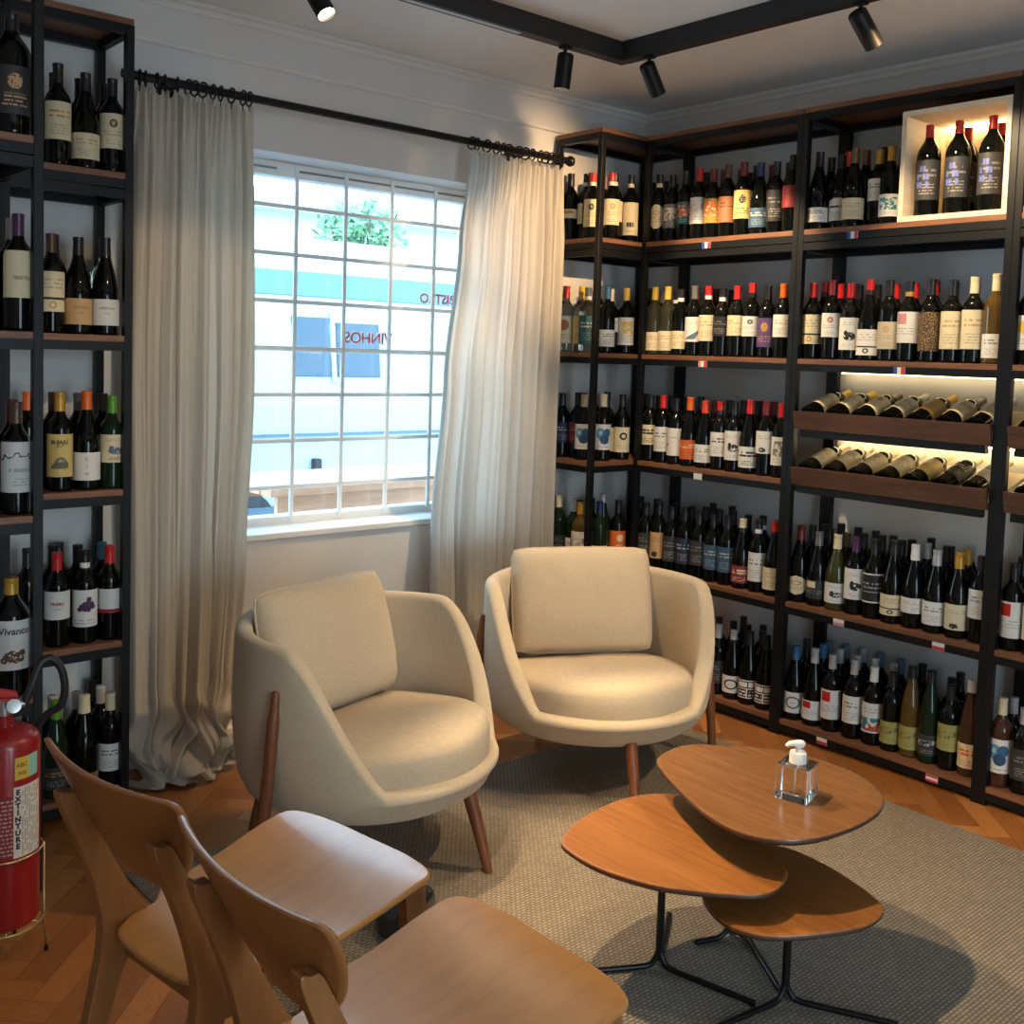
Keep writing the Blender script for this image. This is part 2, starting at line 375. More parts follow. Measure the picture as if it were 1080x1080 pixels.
# ------------------------------------------------------------------ shelving
XF = 3.596; ZA, ZB_, ZC_, ZD, ZE = 2.025, 1.52, 1.035, .5475, .067
PW = .026; BT = .02; RH = .028
def shelf_unit(label, x0, x1, y0, y1, levels, front, ztop=2.497, posts=None):
    u = empty('shelf_unit', ((x0+x1)/2, (y0+y1)/2, 0)); tag(u, label, 'shelf'); cx, cy = (x0+x1)/2, (y0+y1)/2
    wx = SHELFW if front == 'x' else SHELFX
    L = lambda p: (p[0]-cx, p[1]-cy, p[2])
    for px, py in (posts or ((x0, y0), (x1-PW, y0), (x0, y1-PW), (x1-PW, y1-PW))):
        MB().box(L((px, py, 0)), L((px+PW, py+PW, ztop-BT))).build('post', BLK, u, bevel=.002)
    for z in levels+[ztop]:
        e = .0015
        MB().box(L((x0+e, y0+e, z-BT)), L((x1-e, y1-e, z))).build('shelf_board', wx, u, bevel=.0015)
        m = MB(); hs_ = [z-BT] if z != ZA else [z-BT, z-BT-RH-.004]
        for zt in hs_:
            zb = zt-RH
            for a, b in (((x0+PW, y0+.001, zb), (x1-PW, y0+PW-.001, zt)), ((x0+PW, y1-PW+.001, zb), (x1-PW, y1-.001, zt)), ((x0+.001, y0+PW, zb), (x0+PW-.001, y1-PW, zt)), ((x1-PW+.001, y0+PW, zb), (x1-.001, y1-PW, zt))):
                m.box(L(a), L(b))
        m.build('shelf_rail', BLK, u)
    return u
full = [ZA, ZB_, ZC_, ZD, ZE]
XB = XR-.003-.016
bay1 = shelf_unit('tall black-framed shelf unit on the right wall, between the corner unit and the slanted-tray unit', XF, XB, 2.479, 3.306, full, 'x')
bay2 = shelf_unit('tall black-framed shelf unit with two slanted trays and a lit box at the top', XF, XB, 1.636, 2.479, [ZA, ZB_, ZD, ZE], 'x')
bay3 = shelf_unit('black-framed shelf unit cut by the right edge of the photo', XF, XB, .79, 1.636, [ZA, ZB_, ZD, ZE], 'x')
corner = shelf_unit('narrow black-framed corner shelf unit beside the right curtain', 3.32, XB, 3.306, YW-.018, full, 'y')
shl = shelf_unit('narrow black-framed shelf unit against the window wall beside the left curtain', .895, 1.283, 3.33, YW-.018, full, 'y')
shm = shelf_unit('black-framed shelf unit at the far left, standing forward of its neighbour', .18, .893, 2.93, 3.32, full, 'y')
# slanted display trays
TA = R(17)
def tray(unit, y0, y1, zl, cx, cy, dividers):
    L = lambda p: (p[0]-cx, p[1]-cy, p[2])
    x0 = XF+.004; zb = zl-.068; dx = .30; dz = dx*math.tan(TA)
    m = MB(); m.add([L(p) for p in [(x0-.024,y0,zl),(x0-.024,y1,zl),(x0-.008,y1,zb-.004),(x0-.008,y0,zb-.004),(x0-.008,y0,zl),(x0-.008,y1,zl),(x0+.004,y1,zb-.004),(x0+.004,y0,zb-.004)]],
        [(0,1,2,3),(4,7,6,5),(0,4,5,1),(3,2,6,7),(0,3,7,4),(1,5,6,2)])
    tr = m.build('display_tray', TRAYW, unit, bevel=.001)
    m = MB(); m.add([L(p) for p in [(x0,y0,zb),(x0,y1,zb),(x0+dx,y1,zb+dz),(x0+dx,y0,zb+dz),(x0,y0,zb+.012),(x0,y1,zb+.012),(x0+dx,y1,zb+dz+.012),(x0+dx,y0,zb+dz+.012)]],
        [(0,3,2,1),(4,5,6,7),(0,1,5,4),(1,2,6,5),(2,3,7,6),(3,0,4,7)]); m.build('tray_board', BOXW, tr)
    m = MB()
    for y in dividers: m.add([L(p) for p in [(x0,y-.004,zb+.012),(x0,y+.004,zb+.012),(x0+dx,y+.004,zb+dz+.012),(x0+dx,y-.004,zb+dz+.012),(x0,y-.004,zb+.03),(x0,y+.004,zb+.03),(x0+dx,y+.004,zb+dz+.03),(x0+dx,y-.004,zb+dz+.03)]],
        [(0,3,2,1),(4,5,6,7),(0,1,5,4),(1,2,6,5),(2,3,7,6),(3,0,4,7)])
    m.build('tray_divider', BOXW, tr)
    m = MB(); m.box(L((XF+.001, y0+.02, zb-.034)), L((XF+PW, y1-.02, zb-.006))); m.box(L((XB-PW, y0+.02, zb-.030)), L((XB-.001, y1-.02, zb-.006))); m.build('tray_rail', BLK, tr)
    return tr, zb
NTB = 7; SPY = .1115
TRY = [2.479-.026-.055-SPY*i for i in range(NTB)]
TR = {}
for zl in (1.315, 1.094):
    t_, zb = tray(bay2, 1.664, 2.449, zl, (XF+XB)/2, (1.636+2.479)/2, [(TRY[i]+TRY[i+1])/2 for i in range(NTB-1)]); TR[zl] = zb
    tray(bay3, .82, 1.606, zl, (XF+XB)/2, (.79+1.636)/2, [1.608-.115*i for i in range(1, 6)])
# led strips on the rear rails above each tray, aimed down the wall
def led(unit, y0, y1, x, z, cx, cy, mat=None): MB().box((x-.005-cx, y0-cy, z-.006), (x+.005-cx, y1-cy, z)).build('led_strip', mat or LEDW, unit)
for un, y0, y1, cy in ((bay2, 1.67, 2.44, (1.636+2.479)/2), (bay3, .83, 1.60, (.79+1.636)/2)):
    led(un, y0, y1, XB-.011, ZB_-BT-RH-.0005, (XF+XB)/2, cy, plain('led_warm_dim', (1, .9, .7), .5, emit=(1, .74, .36), es=9))
    led(un, y0, y1, XB-.014, TR[1.315]-.031, (XF+XB)/2, cy)
# open display box with a light strip
def display_box(y0, y1, label):
    x0, x1, z0, z1 = XF+.002, XB-.02, ZA, ZA+.395; t = .018
    b = empty('display_box', ((x0+x1)/2, (y0+y1)/2, z0)); tag(b, label, 'box'); L = lambda p: (p[0]-(x0+x1)/2, p[1]-(y0+y1)/2, p[2]-z0)
    m = MB(); m.box(L((x0,y0,z0)), L((x1,y1,z0+t))); m.box(L((x0,y0,z1-t)), L((x1,y1,z1))); m.box(L((x0,y0,z0+t)), L((x1,y0+t,z1-t))); m.box(L((x0,y1-t,z0+t)), L((x1,y1,z1-t)))
    m.build('case', BOXW, b, bevel=.001); MB().box(L((x1-.008,y0+t,z0+t)), L((x1,y1-t,z1-t))).build('back_panel', BOXW, b)
    MB().box(L((x1-.03,y0+.03,z1-t-.008)), L((x1-.018,y1-.03,z1-t))).build('light_strip', LEDW, b); return b
display_box(1.664, 2.060, 'pale wooden display box lit by a light strip, on top of the tray unit')
display_box(1.20, 1.606, 'pale wooden display box cut by the right edge of the photo')

# ------------------------------------------------------------------ small flag tags on the shelf edges
FL = {'red': (.55,.03,.04), 'white': (.75,.74,.72), 'green': (.02,.25,.08), 'blue': (.03,.06,.3), 'orange': (.65,.2,.04), 'pink': (.6,.25,.26)}
def flag(cx, cy, cz, w, h, axis, bands, label, vertical=True):
    f = empty('flag_tag', (cx, cy, cz)); tag(f, label, 'tag', 'flag tags on the shelf edges')
    k = len(bands)
    m = MB(); d = .0025
    m.box((0, -w/2, -h/2), (-d, w/2, h/2)) if axis == 'x' else m.box((-w/2, -d, -h/2), (w/2, 0, h/2))
    m.build('card', plain('tag_card', (.75,.74,.72), .5), f)
    m = MB(); ms = [plain('flag_'+c, FL[c], .5) for c in bands]
    for i in range(k):
        if vertical: a, b, z0, z1 = -w/2+w*i/k, -w/2+w*(i+1)/k, -h/2, h/2
        else: a, b, z0, z1 = -w/2, w/2, h/2-h*(i+1)/k, h/2-h*i/k
        if axis == 'x': m.box((-d, -b, z0+.0005), (-d-.0006, -a, z1-.0005), i)
        else: m.box((a, -d-.0006, z0+.0005), (b, -d, z1-.0005), i)
    m.build('flag_print', ms, f); return f
FLAGS = [(2.935, ZA, ['blue', 'white', 'red'], 'striped flag tag on the top shelf edge of the right-wall unit', True), (2.927, ZB_, ['pink', 'white', 'red'], 'striped flag tag on the second shelf edge of the right-wall unit', True), (2.926, ZC_, ['white'], 'plain white tag on the third shelf edge of the right-wall unit', True),
 (2.237, ZA, ['blue', 'white', 'red'], 'striped flag tag on the top shelf edge of the tray unit', True), (2.017, ZB_, ['blue', 'white', 'red'], 'striped flag tag on the shelf edge just above the trays', True), (2.209, ZD, ['white', 'pink'], 'white and pink tag, left one on the shelf edge under both trays', False), (1.808, ZD, ['white', 'red'], 'white and red tag, right one on the shelf edge under both trays', False),
 (2.255, ZE, ['white', 'red'], 'white and red tag, left one on the bottom shelf edge of the tray unit', False), (1.803, ZE, ['red', 'white', 'red'], 'red and white tag, right one on the bottom shelf edge of the tray unit', False)]
FW, FH = .045, .026
for y, z, bands, lab, vert in FLAGS:
    flag(XF+.0012, y, z-BT-RH/2, FW, FH, 'x', bands, lab, vert)
flag(.985, 3.33+.0012, ZD-BT-RH/2-.004, .045, .028, 'y', ['orange'], 'plain orange tag on the shelf edge beside the fire extinguisher')
BOTTLES = '''
W1A 0 0 b 3.658 3.268 blackcream dark cream .06 .165 hex tan cream_hexagon_label
W1A 0 1 b 3.658 3.191 black dark grey .06 .165 pict cream grey_picture_label
W1A 0 2 b 3.658 3.114 black dark teal .07 .165 pict orange teal_picture_label
W1A 0 3 b 3.658 3.037 red dark white .065 .175 script pink white_script_label
W1A 0 4 b 3.658 2.960 darkred dark gold .065 .17 pict orange gold_picture_label
W1A 0 5 b 3.658 2.882 brown dark terracotta .06 .165 line brown terracotta_label
W1A 0 6 b 3.658 2.801 darkred dark yellow .07 .185 stamp black yellow_stamped_label
W1A 0 7 g 3.658 2.716 navy dark blue .03 .11 line cream blue_label
W1A 0 8 b 3.658 2.636 black dark black .05 .18 line grey plain_black_label
W1A 0 9 b 3.658 2.559 black dark red .095 .18 line dark red_label
W1A 1 0 b 3.743 3.388 black dark
W1A 1 1 b 3.743 3.310 black dark
W1A 1 2 b 3.743 3.163 black dark
W1A 1 3 b 3.743 3.071 black dark
W1A 1 4 b 3.743 2.972 brown dark
W1A 1 5 b 3.743 2.880 black dark
W1A 1 6 b 3.743 2.801 black dark
W1A 1 7 b 3.743 2.720 darkred dark
W1A 1 8 b 3.743 2.636 black dark
W1A 2 0 b 3.829 3.325 black dark
W1A 2 1 b 3.829 2.905 black dark
W1B 0 0 b 3.658 3.268 yellow pale cream .02 .10 line tan cream_low_label
W1B 0 1 b 3.658 3.191 yellow pale cream .02 .105 line tan cream_low_label
W1B 0 2 b 3.658 3.114 blackwhite dark cream .03 .11 line tan cream_low_label
W1B 0 3 b 3.658 3.037 grey dark white .06 .165 wedge slate white_wedge_label
W1B 0 4 b 3.658 2.960 redwhite dark cream .065 .175 line tan cream_label
W1B 0 5 b 3.658 2.883 blackwhite dark black .09 .175 line grey black_label
W1B 0 6 b 3.658 2.806 red dark cream .09 .175 line tan cream_label
W1B 0 7 b 3.658 2.729 redblack dark white .085 .165 crest dark white_crest_label
W1B 0 8 b 3.658 2.651 black dark purple .045 .165 stamp gold purple_label
W1B 0 9 b 3.658 2.574 orange dark white .085 .175 line tan white_label
W1B 1 0 b 3.743 3.374 black dark
W1B 1 1 b 3.743 3.292 grey dark
W1B 1 2 b 3.743 3.213 blackwhite dark
W1B 1 3 b 3.743 3.102 red dark
W1B 1 4 b 3.743 3.025 orange dark
W1B 1 5 b 3.743 2.947 red dark
W1B 1 6 b 3.743 2.870 black dark
W1B 1 7 b 3.743 2.793 black dark
W1B 1 8 b 3.743 2.716 black dark
W1B 1 9 b 3.743 2.639 black dark
W1B 2 0 b 3.829 3.058 darkred dark
W1B 2 1 b 3.829 2.968 black dark
W1C 0 0 b 3.658 3.268 black dark cream .075 .165 bigtext dark cream_text_label
W1C 0 1 b 3.658 3.191 red dark white .05 .16 line grey white_label
W1C 0 2 b 3.658 3.114 black dark white .04 .165 hook black white_hook_label
W1C 0 3 g 3.658 3.034 orange dark orange .03 .115 line cream orange_label
W1C 0 4 g 3.658 2.950 orangered dark white .025 .105 line grey white_low_label
W1C 0 5 b 3.658 2.869 redblack dark white .06 .165 line dark white_label
W1C 0 6 b 3.658 2.792 black dark white .05 .175 bird black white_bird_label
W1C 0 7 g 3.658 2.712 red dark white .025 .11 bigtext black white_low_label
W1C 0 8 b 3.658 2.631 darkred dark white .09 .18 foot black white_high_label
W1C 0 9 b 3.658 2.554 red dark white .05 .165 pict grey white_picture_label
W1C 1 0 b 3.743 3.372 black dark
W1C 1 1 b 3.743 3.293 black dark
W1C 1 2 b 3.743 3.216 black dark
W1C 1 3 b 3.743 3.130 black dark
W1C 1 4 b 3.743 3.048 black dark
W1C 1 5 b 3.743 2.968 darkred dark
W1C 1 6 b 3.743 2.887 black dark
W1C 1 7 b 3.743 2.810 black dark
W1C 1 8 b 3.743 2.733 black dark
W1C 1 9 b 3.743 2.656 darkred dark
W1C 1 10 b 3.743 2.579 red dark white .05 .165 line grey white_label
W1D 0 0 b 3.658 3.268 black dark dark .06 .16 line grey dark_label
W1D 0 1 b 3.658 3.191 black dark tan .05 .165 foot black tan_label
W1D 0 2 b 3.658 3.114 black dark dark .05 .165 line grey dark_label
W1D 0 3 b 3.658 3.037 black dark navy .05 .165 line silver navy_label
W1D 0 4 b 3.658 2.957 black dark dark .06 .17 line grey dark_grey_label
W1D 0 5 b 3.658 2.879 black dark blue .055 .165 line silver blue_label
W1D 0 6 b 3.658 2.802 black dark blue .055 .165 line silver blue_label
W1D 0 7 g 3.658 2.722 creamblack dark red .025 .1 bigtext cream red_label
W1D 0 8 b 3.658 2.641 blackwhite dark white .045 .165 line grey white_label
W1D 0 9 g 3.658 2.561 redblack dark cream .025 .115 line tan cream_low_label
W1D 1 0 b 3.743 3.381 black dark
W1D 1 1 b 3.743 3.280 black dark
W1D 1 2 b 3.743 3.170 black dark
W1D 1 3 b 3.743 3.070 black dark
W1D 1 4 b 3.743 2.992 black dark
W1D 1 5 b 3.743 2.915 black dark
W1D 1 6 b 3.743 2.838 black dark
W1D 1 7 b 3.743 2.760 black dark
W1D 1 8 b 3.743 2.683 blackwhite dark
W1D 1 9 b 3.743 2.606 red dark
W1D 2 0 b 3.829 3.020 black dark
W1D 2 1 b 3.829 2.913 black dark
W1E 0 0 b 3.658 2.823 silver dark dark .05 .15 line grey dark_label
W1E 0 1 g 3.658 2.742 silverblack dark white .03 .105 ring dark white_ring_label
W1E 0 2 g 3.658 2.658 black dark black .025 .105 grid white black_grid_label
W1E 0 3 g 3.658 2.574 black dark black .025 .105 grid white black_grid_label
W1E 1 0 b 3.743 2.890 black dark
W1E 1 1 b 3.743 2.812 black dark
W1E 1 2 b 3.743 2.735 black dark
W1E 1 3 b 3.743 2.658 black dark
W1E 1 4 b 3.743 2.581 black dark
W1E 2 0 b 3.829 2.823 black dark
W1E 2 1 b 3.829 2.717 black dark
KA 0 0 b 3.452 3.368 redwhite dark cream .065 .18 crest tan cream_crest_label
KA 0 1 b 3.507 3.402 blackcream dark cream .085 .175 crest terracotta cream_crest_label
KA 0 2 b 3.576 3.368 blackcream dark cream .03 .175 low dark tall_cream_label
KA 1 0 b 3.408 3.453 darkred dark
KA 1 1 b 3.485 3.453 pink dark
KA 1 2 b 3.562 3.453 black dark
KAs 0 0 b 3.393 3.570 black dark cream .10 .14 disc gold gold_disc_label
KAs 0 1 b 3.423 3.499 blackwhite dark cream .075 .165 line tan cream_label
KAs 0 2 b 3.393 3.428 redwhite dark cream .055 .18 crest dark cream_crest_label
KB 0 0 b 3.452 3.368 blue dark white .03 .105 line grey white_low_label
KB 0 1 b 3.507 3.402 cream dark white .10 .165 line grey white_high_label
KB 0 2 b 3.576 3.368 yellow dark white .04 .165 pict yellow yellow_splashed_label
KB 1 0 b 3.485 3.453 slate dark
KB 1 1 b 3.562 3.453 white dark
KBs 0 0 b 3.393 3.574 red clear cream .04 .165 disc terracotta cream_dotted_label
KBs 0 1 b 3.423 3.503 yellow clear yellow .04 .165 line olive yellow_label
KBs 0 2 b 3.393 3.432 slatewhite clear teal .04 .17 line white teal_label
KC 0 0 b 3.452 3.368 cream dark white .05 .165 circ blue blue_circles_label
KC 0 1 b 3.507 3.402 black dark cream .04 .15 pict yellow cream_picture_label
KC 0 2 b 3.576 3.368 black dark cream .035 .15 sun black black_sun_label
KC 1 0 b 3.408 3.453 black dark
KC 1 1 b 3.485 3.453 silver dark
KC 1 2 b 3.562 3.453 black dark
KCs 0 0 b 3.393 3.575 black dark navy .07 .165 line silver navy_label
KCs 0 1 b 3.423 3.504 black dark darkred .07 .165 line tan dark_red_label
KCs 0 2 b 3.393 3.433 cream dark white .05 .165 circ blue blue_circles_label
KD 0 0 b 3.453 3.368 navy green cream .02 .1 line tan cream_low_label
KD 0 1 h 3.508 3.402 silver green dark .05 .12 line grey dark_label
KD 0 2 b 3.575 3.368 black dark orange .055 .16 stamp cream orange_label
KD 1 0 b 3.408 3.453 black dark
KD 1 1 b 3.485 3.453 black dark
KD 1 2 b 3.562 3.453 black dark
KDs 0 0 b 3.393 3.575 cream green dark .05 .12 line grey dark_label
KDs 0 1 b 3.423 3.504 white green white .05 .12 line grey white_label
KDs 0 2 b 3.393 3.433 gold amber white .04 .165 script black white_script_label
W2A 0 0 g 3.658 2.436 black dark white .03 .085 line darkred white_low_label
W2A 0 1 g 3.692 2.359 black dark white .035 .125 arch dark white_arched_label
W2A 0 2 g 3.658 2.282 bronze dark cream .03 .11 line tan cream_low_label
W2A 0 3 b 3.692 2.198 gold dark white .10 .185 line grey white_high_label
W2A 0 4 b 3.658 2.129 gold dark white .03 .115 pict teal white_picture_label
W2A 1 0 b 3.743 2.439 black dark
W2A 1 1 b 3.743 2.362 red dark
W2A 1 2 b 3.743 2.285 bronze dark
W2A 1 3 b 3.743 2.208 black dark
W2A 1 4 b 3.743 2.131 bronze dark
W2B 0 0 b 3.658 2.435 red dark cream .06 .175 two gold cream_split_label
W2B 0 1 b 3.658 2.347 darkred dark white .085 .175 crest terracotta white_crest_label
W2B 0 2 b 3.658 2.267 red dark white .04 .165 bird black white_figure_label
W2B 0 3 g 3.658 2.187 redblack dark white .02 .115 two dark white_split_label
W2B 0 4 b 3.658 2.106 black dark parchment .045 .145 crest tan parchment_label
W2B 0 5 b 3.658 2.027 blackgold dark white .07 .185 sqr pink pink_square_label
W2B 0 6 b 3.658 1.943 black dark dark .04 .18 speck gold gold_speckled_label
W2B 0 7 b 3.658 1.861 black dark cream .05 .185 line tan tall_cream_label
W2B 0 8 b 3.658 1.784 cream dark cream .05 .185 line tan tall_cream_label
W2B 0 9 b 3.658 1.707 cream amber white .02 .1 line grey white_low_label
W2B 1 0 b 3.743 2.439 redblack dark
W2B 1 1 b 3.743 2.362 red dark
W2B 1 2 b 3.743 2.285 black dark
W2B 1 3 b 3.743 2.208 black dark
W2B 1 4 b 3.743 2.131 red dark
W2B 1 5 b 3.743 2.054 red dark
W2B 1 6 b 3.743 1.977 red dark
W2B 1 7 b 3.743 1.900 black dark
W2B 1 8 b 3.743 1.822 black dark
W2B 1 9 b 3.743 1.745 cream dark
W2B 2 0 b 3.829 2.344 black dark
W2B 2 1 b 3.829 2.017 blackgold dark
W2D 0 0 g 3.658 2.436 darkred dark cream .03 .105 oval tan cream_oval_label
W2D 0 1 g 3.658 2.352 grey dark dark .03 .105 sqr cream dark_grey_label
W2D 0 2 g 3.658 2.268 cream olive white .03 .11 bird black white_bird_label
W2D 0 3 b 3.658 2.188 plum dark white .06 .18 bird black tall_bird_label
W2D 0 4 b 3.658 2.110 black dark black .06 .175 bars white white_barred_label
W2D 0 5 g 3.658 2.030 black dark cream .03 .105 two dark cream_split_label
W2D 0 6 g 3.658 1.946 white dark white .055 .11 line tan white_small_label
W2D 0 7 g 3.658 1.862 silver dark white .03 .115 line grey white_low_label
W2D 0 8 g 3.658 1.778 gold dark cream .03 .12 foot black cream_low_label
W2D 0 9 b 3.658 1.698 black dark white .085 .185 line grey tall_white_label
W2D 1 0 b 3.743 2.439 black dark
W2D 1 1 b 3.743 2.362 black dark
W2D 1 2 b 3.743 2.285 bronze dark
W2D 1 3 b 3.743 2.208 black dark
W2D 1 4 b 3.743 2.131 black dark
W2D 1 5 b 3.743 2.049 black dark
W2D 1 6 b 3.743 1.946 silver dark
W2D 1 7 b 3.743 1.869 black dark
W2D 1 8 b 3.743 1.792 gold dark
W2D 1 9 b 3.743 1.715 gold dark
W2D 2 0 b 3.829 2.439 black dark
W2D 2 1 b 3.829 2.362 black dark
W2D 2 2 b 3.829 2.285 black dark
W2D 2 3 b 3.829 2.208 black dark
W2D 2 4 b 3.829 2.131 black dark
W2D 2 5 b 3.829 2.054 black dark
W2D 2 6 b 3.829 1.977 black dark
W2D 2 7 b 3.829 1.900 black dark
W2D 2 8 b 3.829 1.822 silver dark
W2D 2 9 b 3.829 1.745 navy dark
W2E 0 0 g 3.658 2.431 blue dark white .03 .115 ring slate white_ring_label
W2E 0 1 g 3.658 2.343 silver dark white .025 .1 sqr red red_square_label
W2E 0 2 b 3.658 2.263 silver dark white .05 .165 sqr red red_square_label
W2E 0 3 b 3.658 2.167 silver dark white .06 .165 line grey white_label
W2E 0 4 b 3.658 2.083 white dark white .05 .165 mosaic teal colourful_label
W2E 0 5 b 3.658 2.006 black dark olive .03 .115 script dark olive_low_label
W2E 0 6 h 3.658 1.930 black amber olive .03 .115 script dark olive_low_label
W2E 0 7 h 3.658 1.857 black green dark .03 .105 script white dark_script_label
W2E 0 8 b 3.658 1.781 black dark olive .07 .165 script dark olive_label
W2E 0 9 h 3.658 1.706 white rose cream .03 .115 bigtext orange cream_low_label
W2E 1 0 b 3.743 2.439 black dark
W2E 1 1 b 3.743 2.362 blue dark
W2E 1 2 b 3.743 2.285 silver dark
W2E 1 3 b 3.743 2.208 silver dark
W2E 1 4 b 3.743 2.131 silver dark
W2E 1 5 b 3.743 2.054 silver dark
W2E 1 6 b 3.743 1.977 black dark
W2E 1 7 b 3.743 1.900 black dark
W2E 1 8 b 3.743 1.822 black dark
W2E 1 9 b 3.743 1.745 black dark
W2E 2 0 b 3.829 2.390 slate dark
W2E 2 1 b 3.829 2.312 slate dark
W2E 2 2 b 3.829 2.235 silver dark
W2E 2 3 b 3.829 2.158 slate dark
W2E 2 4 b 3.829 2.072 slate dark
W2E 2 5 b 3.829 1.982 black dark
W2E 2 6 b 3.829 1.832 black dark
W3B 0 0 b 3.658 1.596 black dark white .05 .165 disc yellow white_disc_label
W3D 0 0 b 3.658 1.585 black dark white .045 .17 sqr red white_red_label
W3D 0 1 b 3.658 1.508 black dark cream .05 .165 line tan cream_label
W3D 1 0 b 3.743 1.596 black dark
W3D 2 0 b 3.829 1.596 black dark
W3E 0 0 b 3.658 1.596 cream rose white .05 .165 circ blue blue_circles_label
W3E 0 1 b 3.658 1.519 silver dark dark .05 .16 line grey dark_label
W3E 1 0 b 3.743 1.596 silver dark
W3E 1 1 b 3.743 1.519 slate dark
LA 0 0 b 1.073 3.392 black dark cream .075 .185 line gold cream_label
LA 0 1 g 1.155 3.392 black dark cream .03 .11 line tan cream_low_label
LA 0 2 b 1.237 3.392 black dark cream .075 .185 crest brown cream_crest_label
LA 1 0 b 1.012 3.477 brown dark
LA 1 1 b 1.089 3.477 brown dark
LA 1 2 b 1.166 3.477 black dark
LA 1 3 b 1.243 3.477 black dark
LB 0 0 b 1.055 3.392 brown dark cream .065 .185 two tan cream_split_label
LB 0 1 g 1.135 3.392 black dark tan .03 .11 none tan tan_low_label
LB 0 2 g 1.219 3.392 black dark pearl .03 .11 none tan pale_low_label
LB 1 0 b 1.089 3.477 black dark
LB 1 1 b 1.166 3.477 olive dark
LB 1 2 b 1.243 3.477 brown clear
LC 0 0 b 1.082 3.392 gold dark yellow .045 .175 none tan yellow_car_label
LC 0 1 g 1.163 3.392 orange dark white .03 .115 none tan white_glyph_label
LC 0 2 b 1.243 3.392 green green cream .085 .175 bird slate cream_hummingbird_label
LC 1 0 b 1.012 3.477 orange dark
LC 1 1 b 1.089 3.477 brown dark
LC 1 2 b 1.166 3.477 grey dark
LC 1 3 b 1.243 3.477 black dark
LD 0 0 b 1.075 3.392 red dark white .09 .18 none tan white_red-lettered_label
LD 0 1 b 1.160 3.392 blackwhite dark white .055 .175 grape plum purple_grape_label
LD 0 2 b 1.238 3.392 red dark pearl .10 .165 none tan pale_blank_label
LD 1 0 b 1.012 3.477 black dark
LD 1 1 b 1.089 3.477 black dark
LD 1 2 b 1.166 3.477 black dark
LD 1 3 b 1.243 3.477 blue dark
LD 2 0 b 1.130 3.550 black dark
LE 0 0 g 1.073 3.392 green green dark .03 .10 line gold dark_label
LE 0 1 c 1.160 3.392 cream dark gold .03 .06 line dark gold_banded_label
LE 0 2 b 1.243 3.392 cream dark white .05 .14 line grey white_label
LE 1 0 b 1.012 3.477 black dark
LE 1 1 b 1.089 3.477 pearl dark
LE 1 2 b 1.166 3.477 pearl dark
LE 1 3 b 1.243 3.477 pearl dark
LE 2 0 b 1.240 3.550 black dark
MA 0 0 m 0.833 3.002 black dark dark .05 .17 stamp tan gold-printed_label
MB 0 0 b 0.847 2.992 plum dark cream .085 .205 none tan cream_lettered_label
MB 1 0 b 0.778 3.077 gold dark dark .06 .16 line grey dark_label
MB 1 1 b 0.855 3.077 silver dark
MC 0 0 b 0.842 2.992 brown dark pearl .06 .195 wave black black_wave_label
MC 1 0 b 0.701 3.077 black dark dark .06 .16 line grey dark_label
MC 1 1 b 0.778 3.077 black dark
MC 1 2 b 0.855 3.077 darkred dark
MD 0 0 m 0.833 3.002 gold dark pearl .07 .2 grapeb brown script-lettered_label
MD 1 0 b 0.701 3.077 orange dark
MD 1 1 b 0.778 3.077 plum dark
MD 1 2 b 0.855 3.077 plum dark
'''
# ------------------------------------------------------------------ bottles
COL = dict(black=(.012,.012,.013), dark=(.028,.028,.03), grey=(.17,.165,.16), silver=(.42,.42,.43), slate=(.10,.15,.21), slatewhite=(.12,.17,.2), brown=(.10,.045,.022), bronze=(.14,.08,.04), darkred=(.16,.012,.016),
  red=(.52,.016,.014), orangered=(.62,.05,.015), orange=(.68,.12,.012), gold=(.50,.27,.035), yellow=(.74,.48,.06), cream=(.72,.62,.40), white=(.74,.72,.67), pearl=(.62,.62,.60), parchment=(.55,.47,.33), tan=(.52,.32,.15),
  terracotta=(.42,.13,.05), teal=(.02,.22,.25), blue=(.03,.13,.27), navy=(.015,.025,.09), purple=(.13,.05,.22), plum=(.07,.02,.07), pink=(.62,.26,.25), green=(.10,.28,.02), olive=(.33,.31,.09), amber=(.3,.18,.03))
def cmat(c, kind='cap'):
    if kind == 'cap': return plain('capsule_'+c, COL[c], .33 if c not in ('cream', 'white', 'pearl') else .5, .25 if c in ('gold', 'silver', 'bronze', 'grey') else 0)
CAPS = dict(blackcream=('black','cream'), blackwhite=('black','white'), redwhite=('red','white'), redblack=('red','black'), creamblack=('cream','black'), blackgold=('black','gold'), silverblack=('silver','black'), slatewhite=('slate','white'))
def glass(name, col, tr=0, rough=.05, sp=.5):
    m, n, b = nt(name); b.inputs['Base Color'].default_value = (*col, 1); b.inputs['Roughness'].default_value = rough; b.inputs['Transmission Weight'].default_value = tr; b.inputs['IOR'].default_value = 1.45; b.inputs['Specular IOR Level'].default_value = sp
    return m
GLASS = dict(dark=glass('glass_dark', (.0025,.003,.0022), sp=.32), green=glass('glass_green', (.008,.018,.008), sp=.35), olive=glass('glass_olive', (.045,.042,.010)), amber=glass('glass_amber', (.40,.24,.045), .8), pale=glass('glass_pale', (.50,.48,.24), .95), clear=glass('glass_clear', (.70,.71,.60), .97), rose=glass('glass_rose', (.11,.045,.025), .5))
GNAME = dict(dark='dark', green='dark green', olive='olive', amber='amber', pale='pale', clear='clear', rose='rose')
LM = {}
LCOL = dict(red=(.24,.02,.025), blue=(.035,.085,.14), yellow=(.62,.46,.16), teal=(.02,.13,.16), purple=(.10,.05,.17), navy=(.012,.02,.06), gold=(.42,.24,.04), terracotta=(.34,.12,.05), orange=(.62,.12,.015))
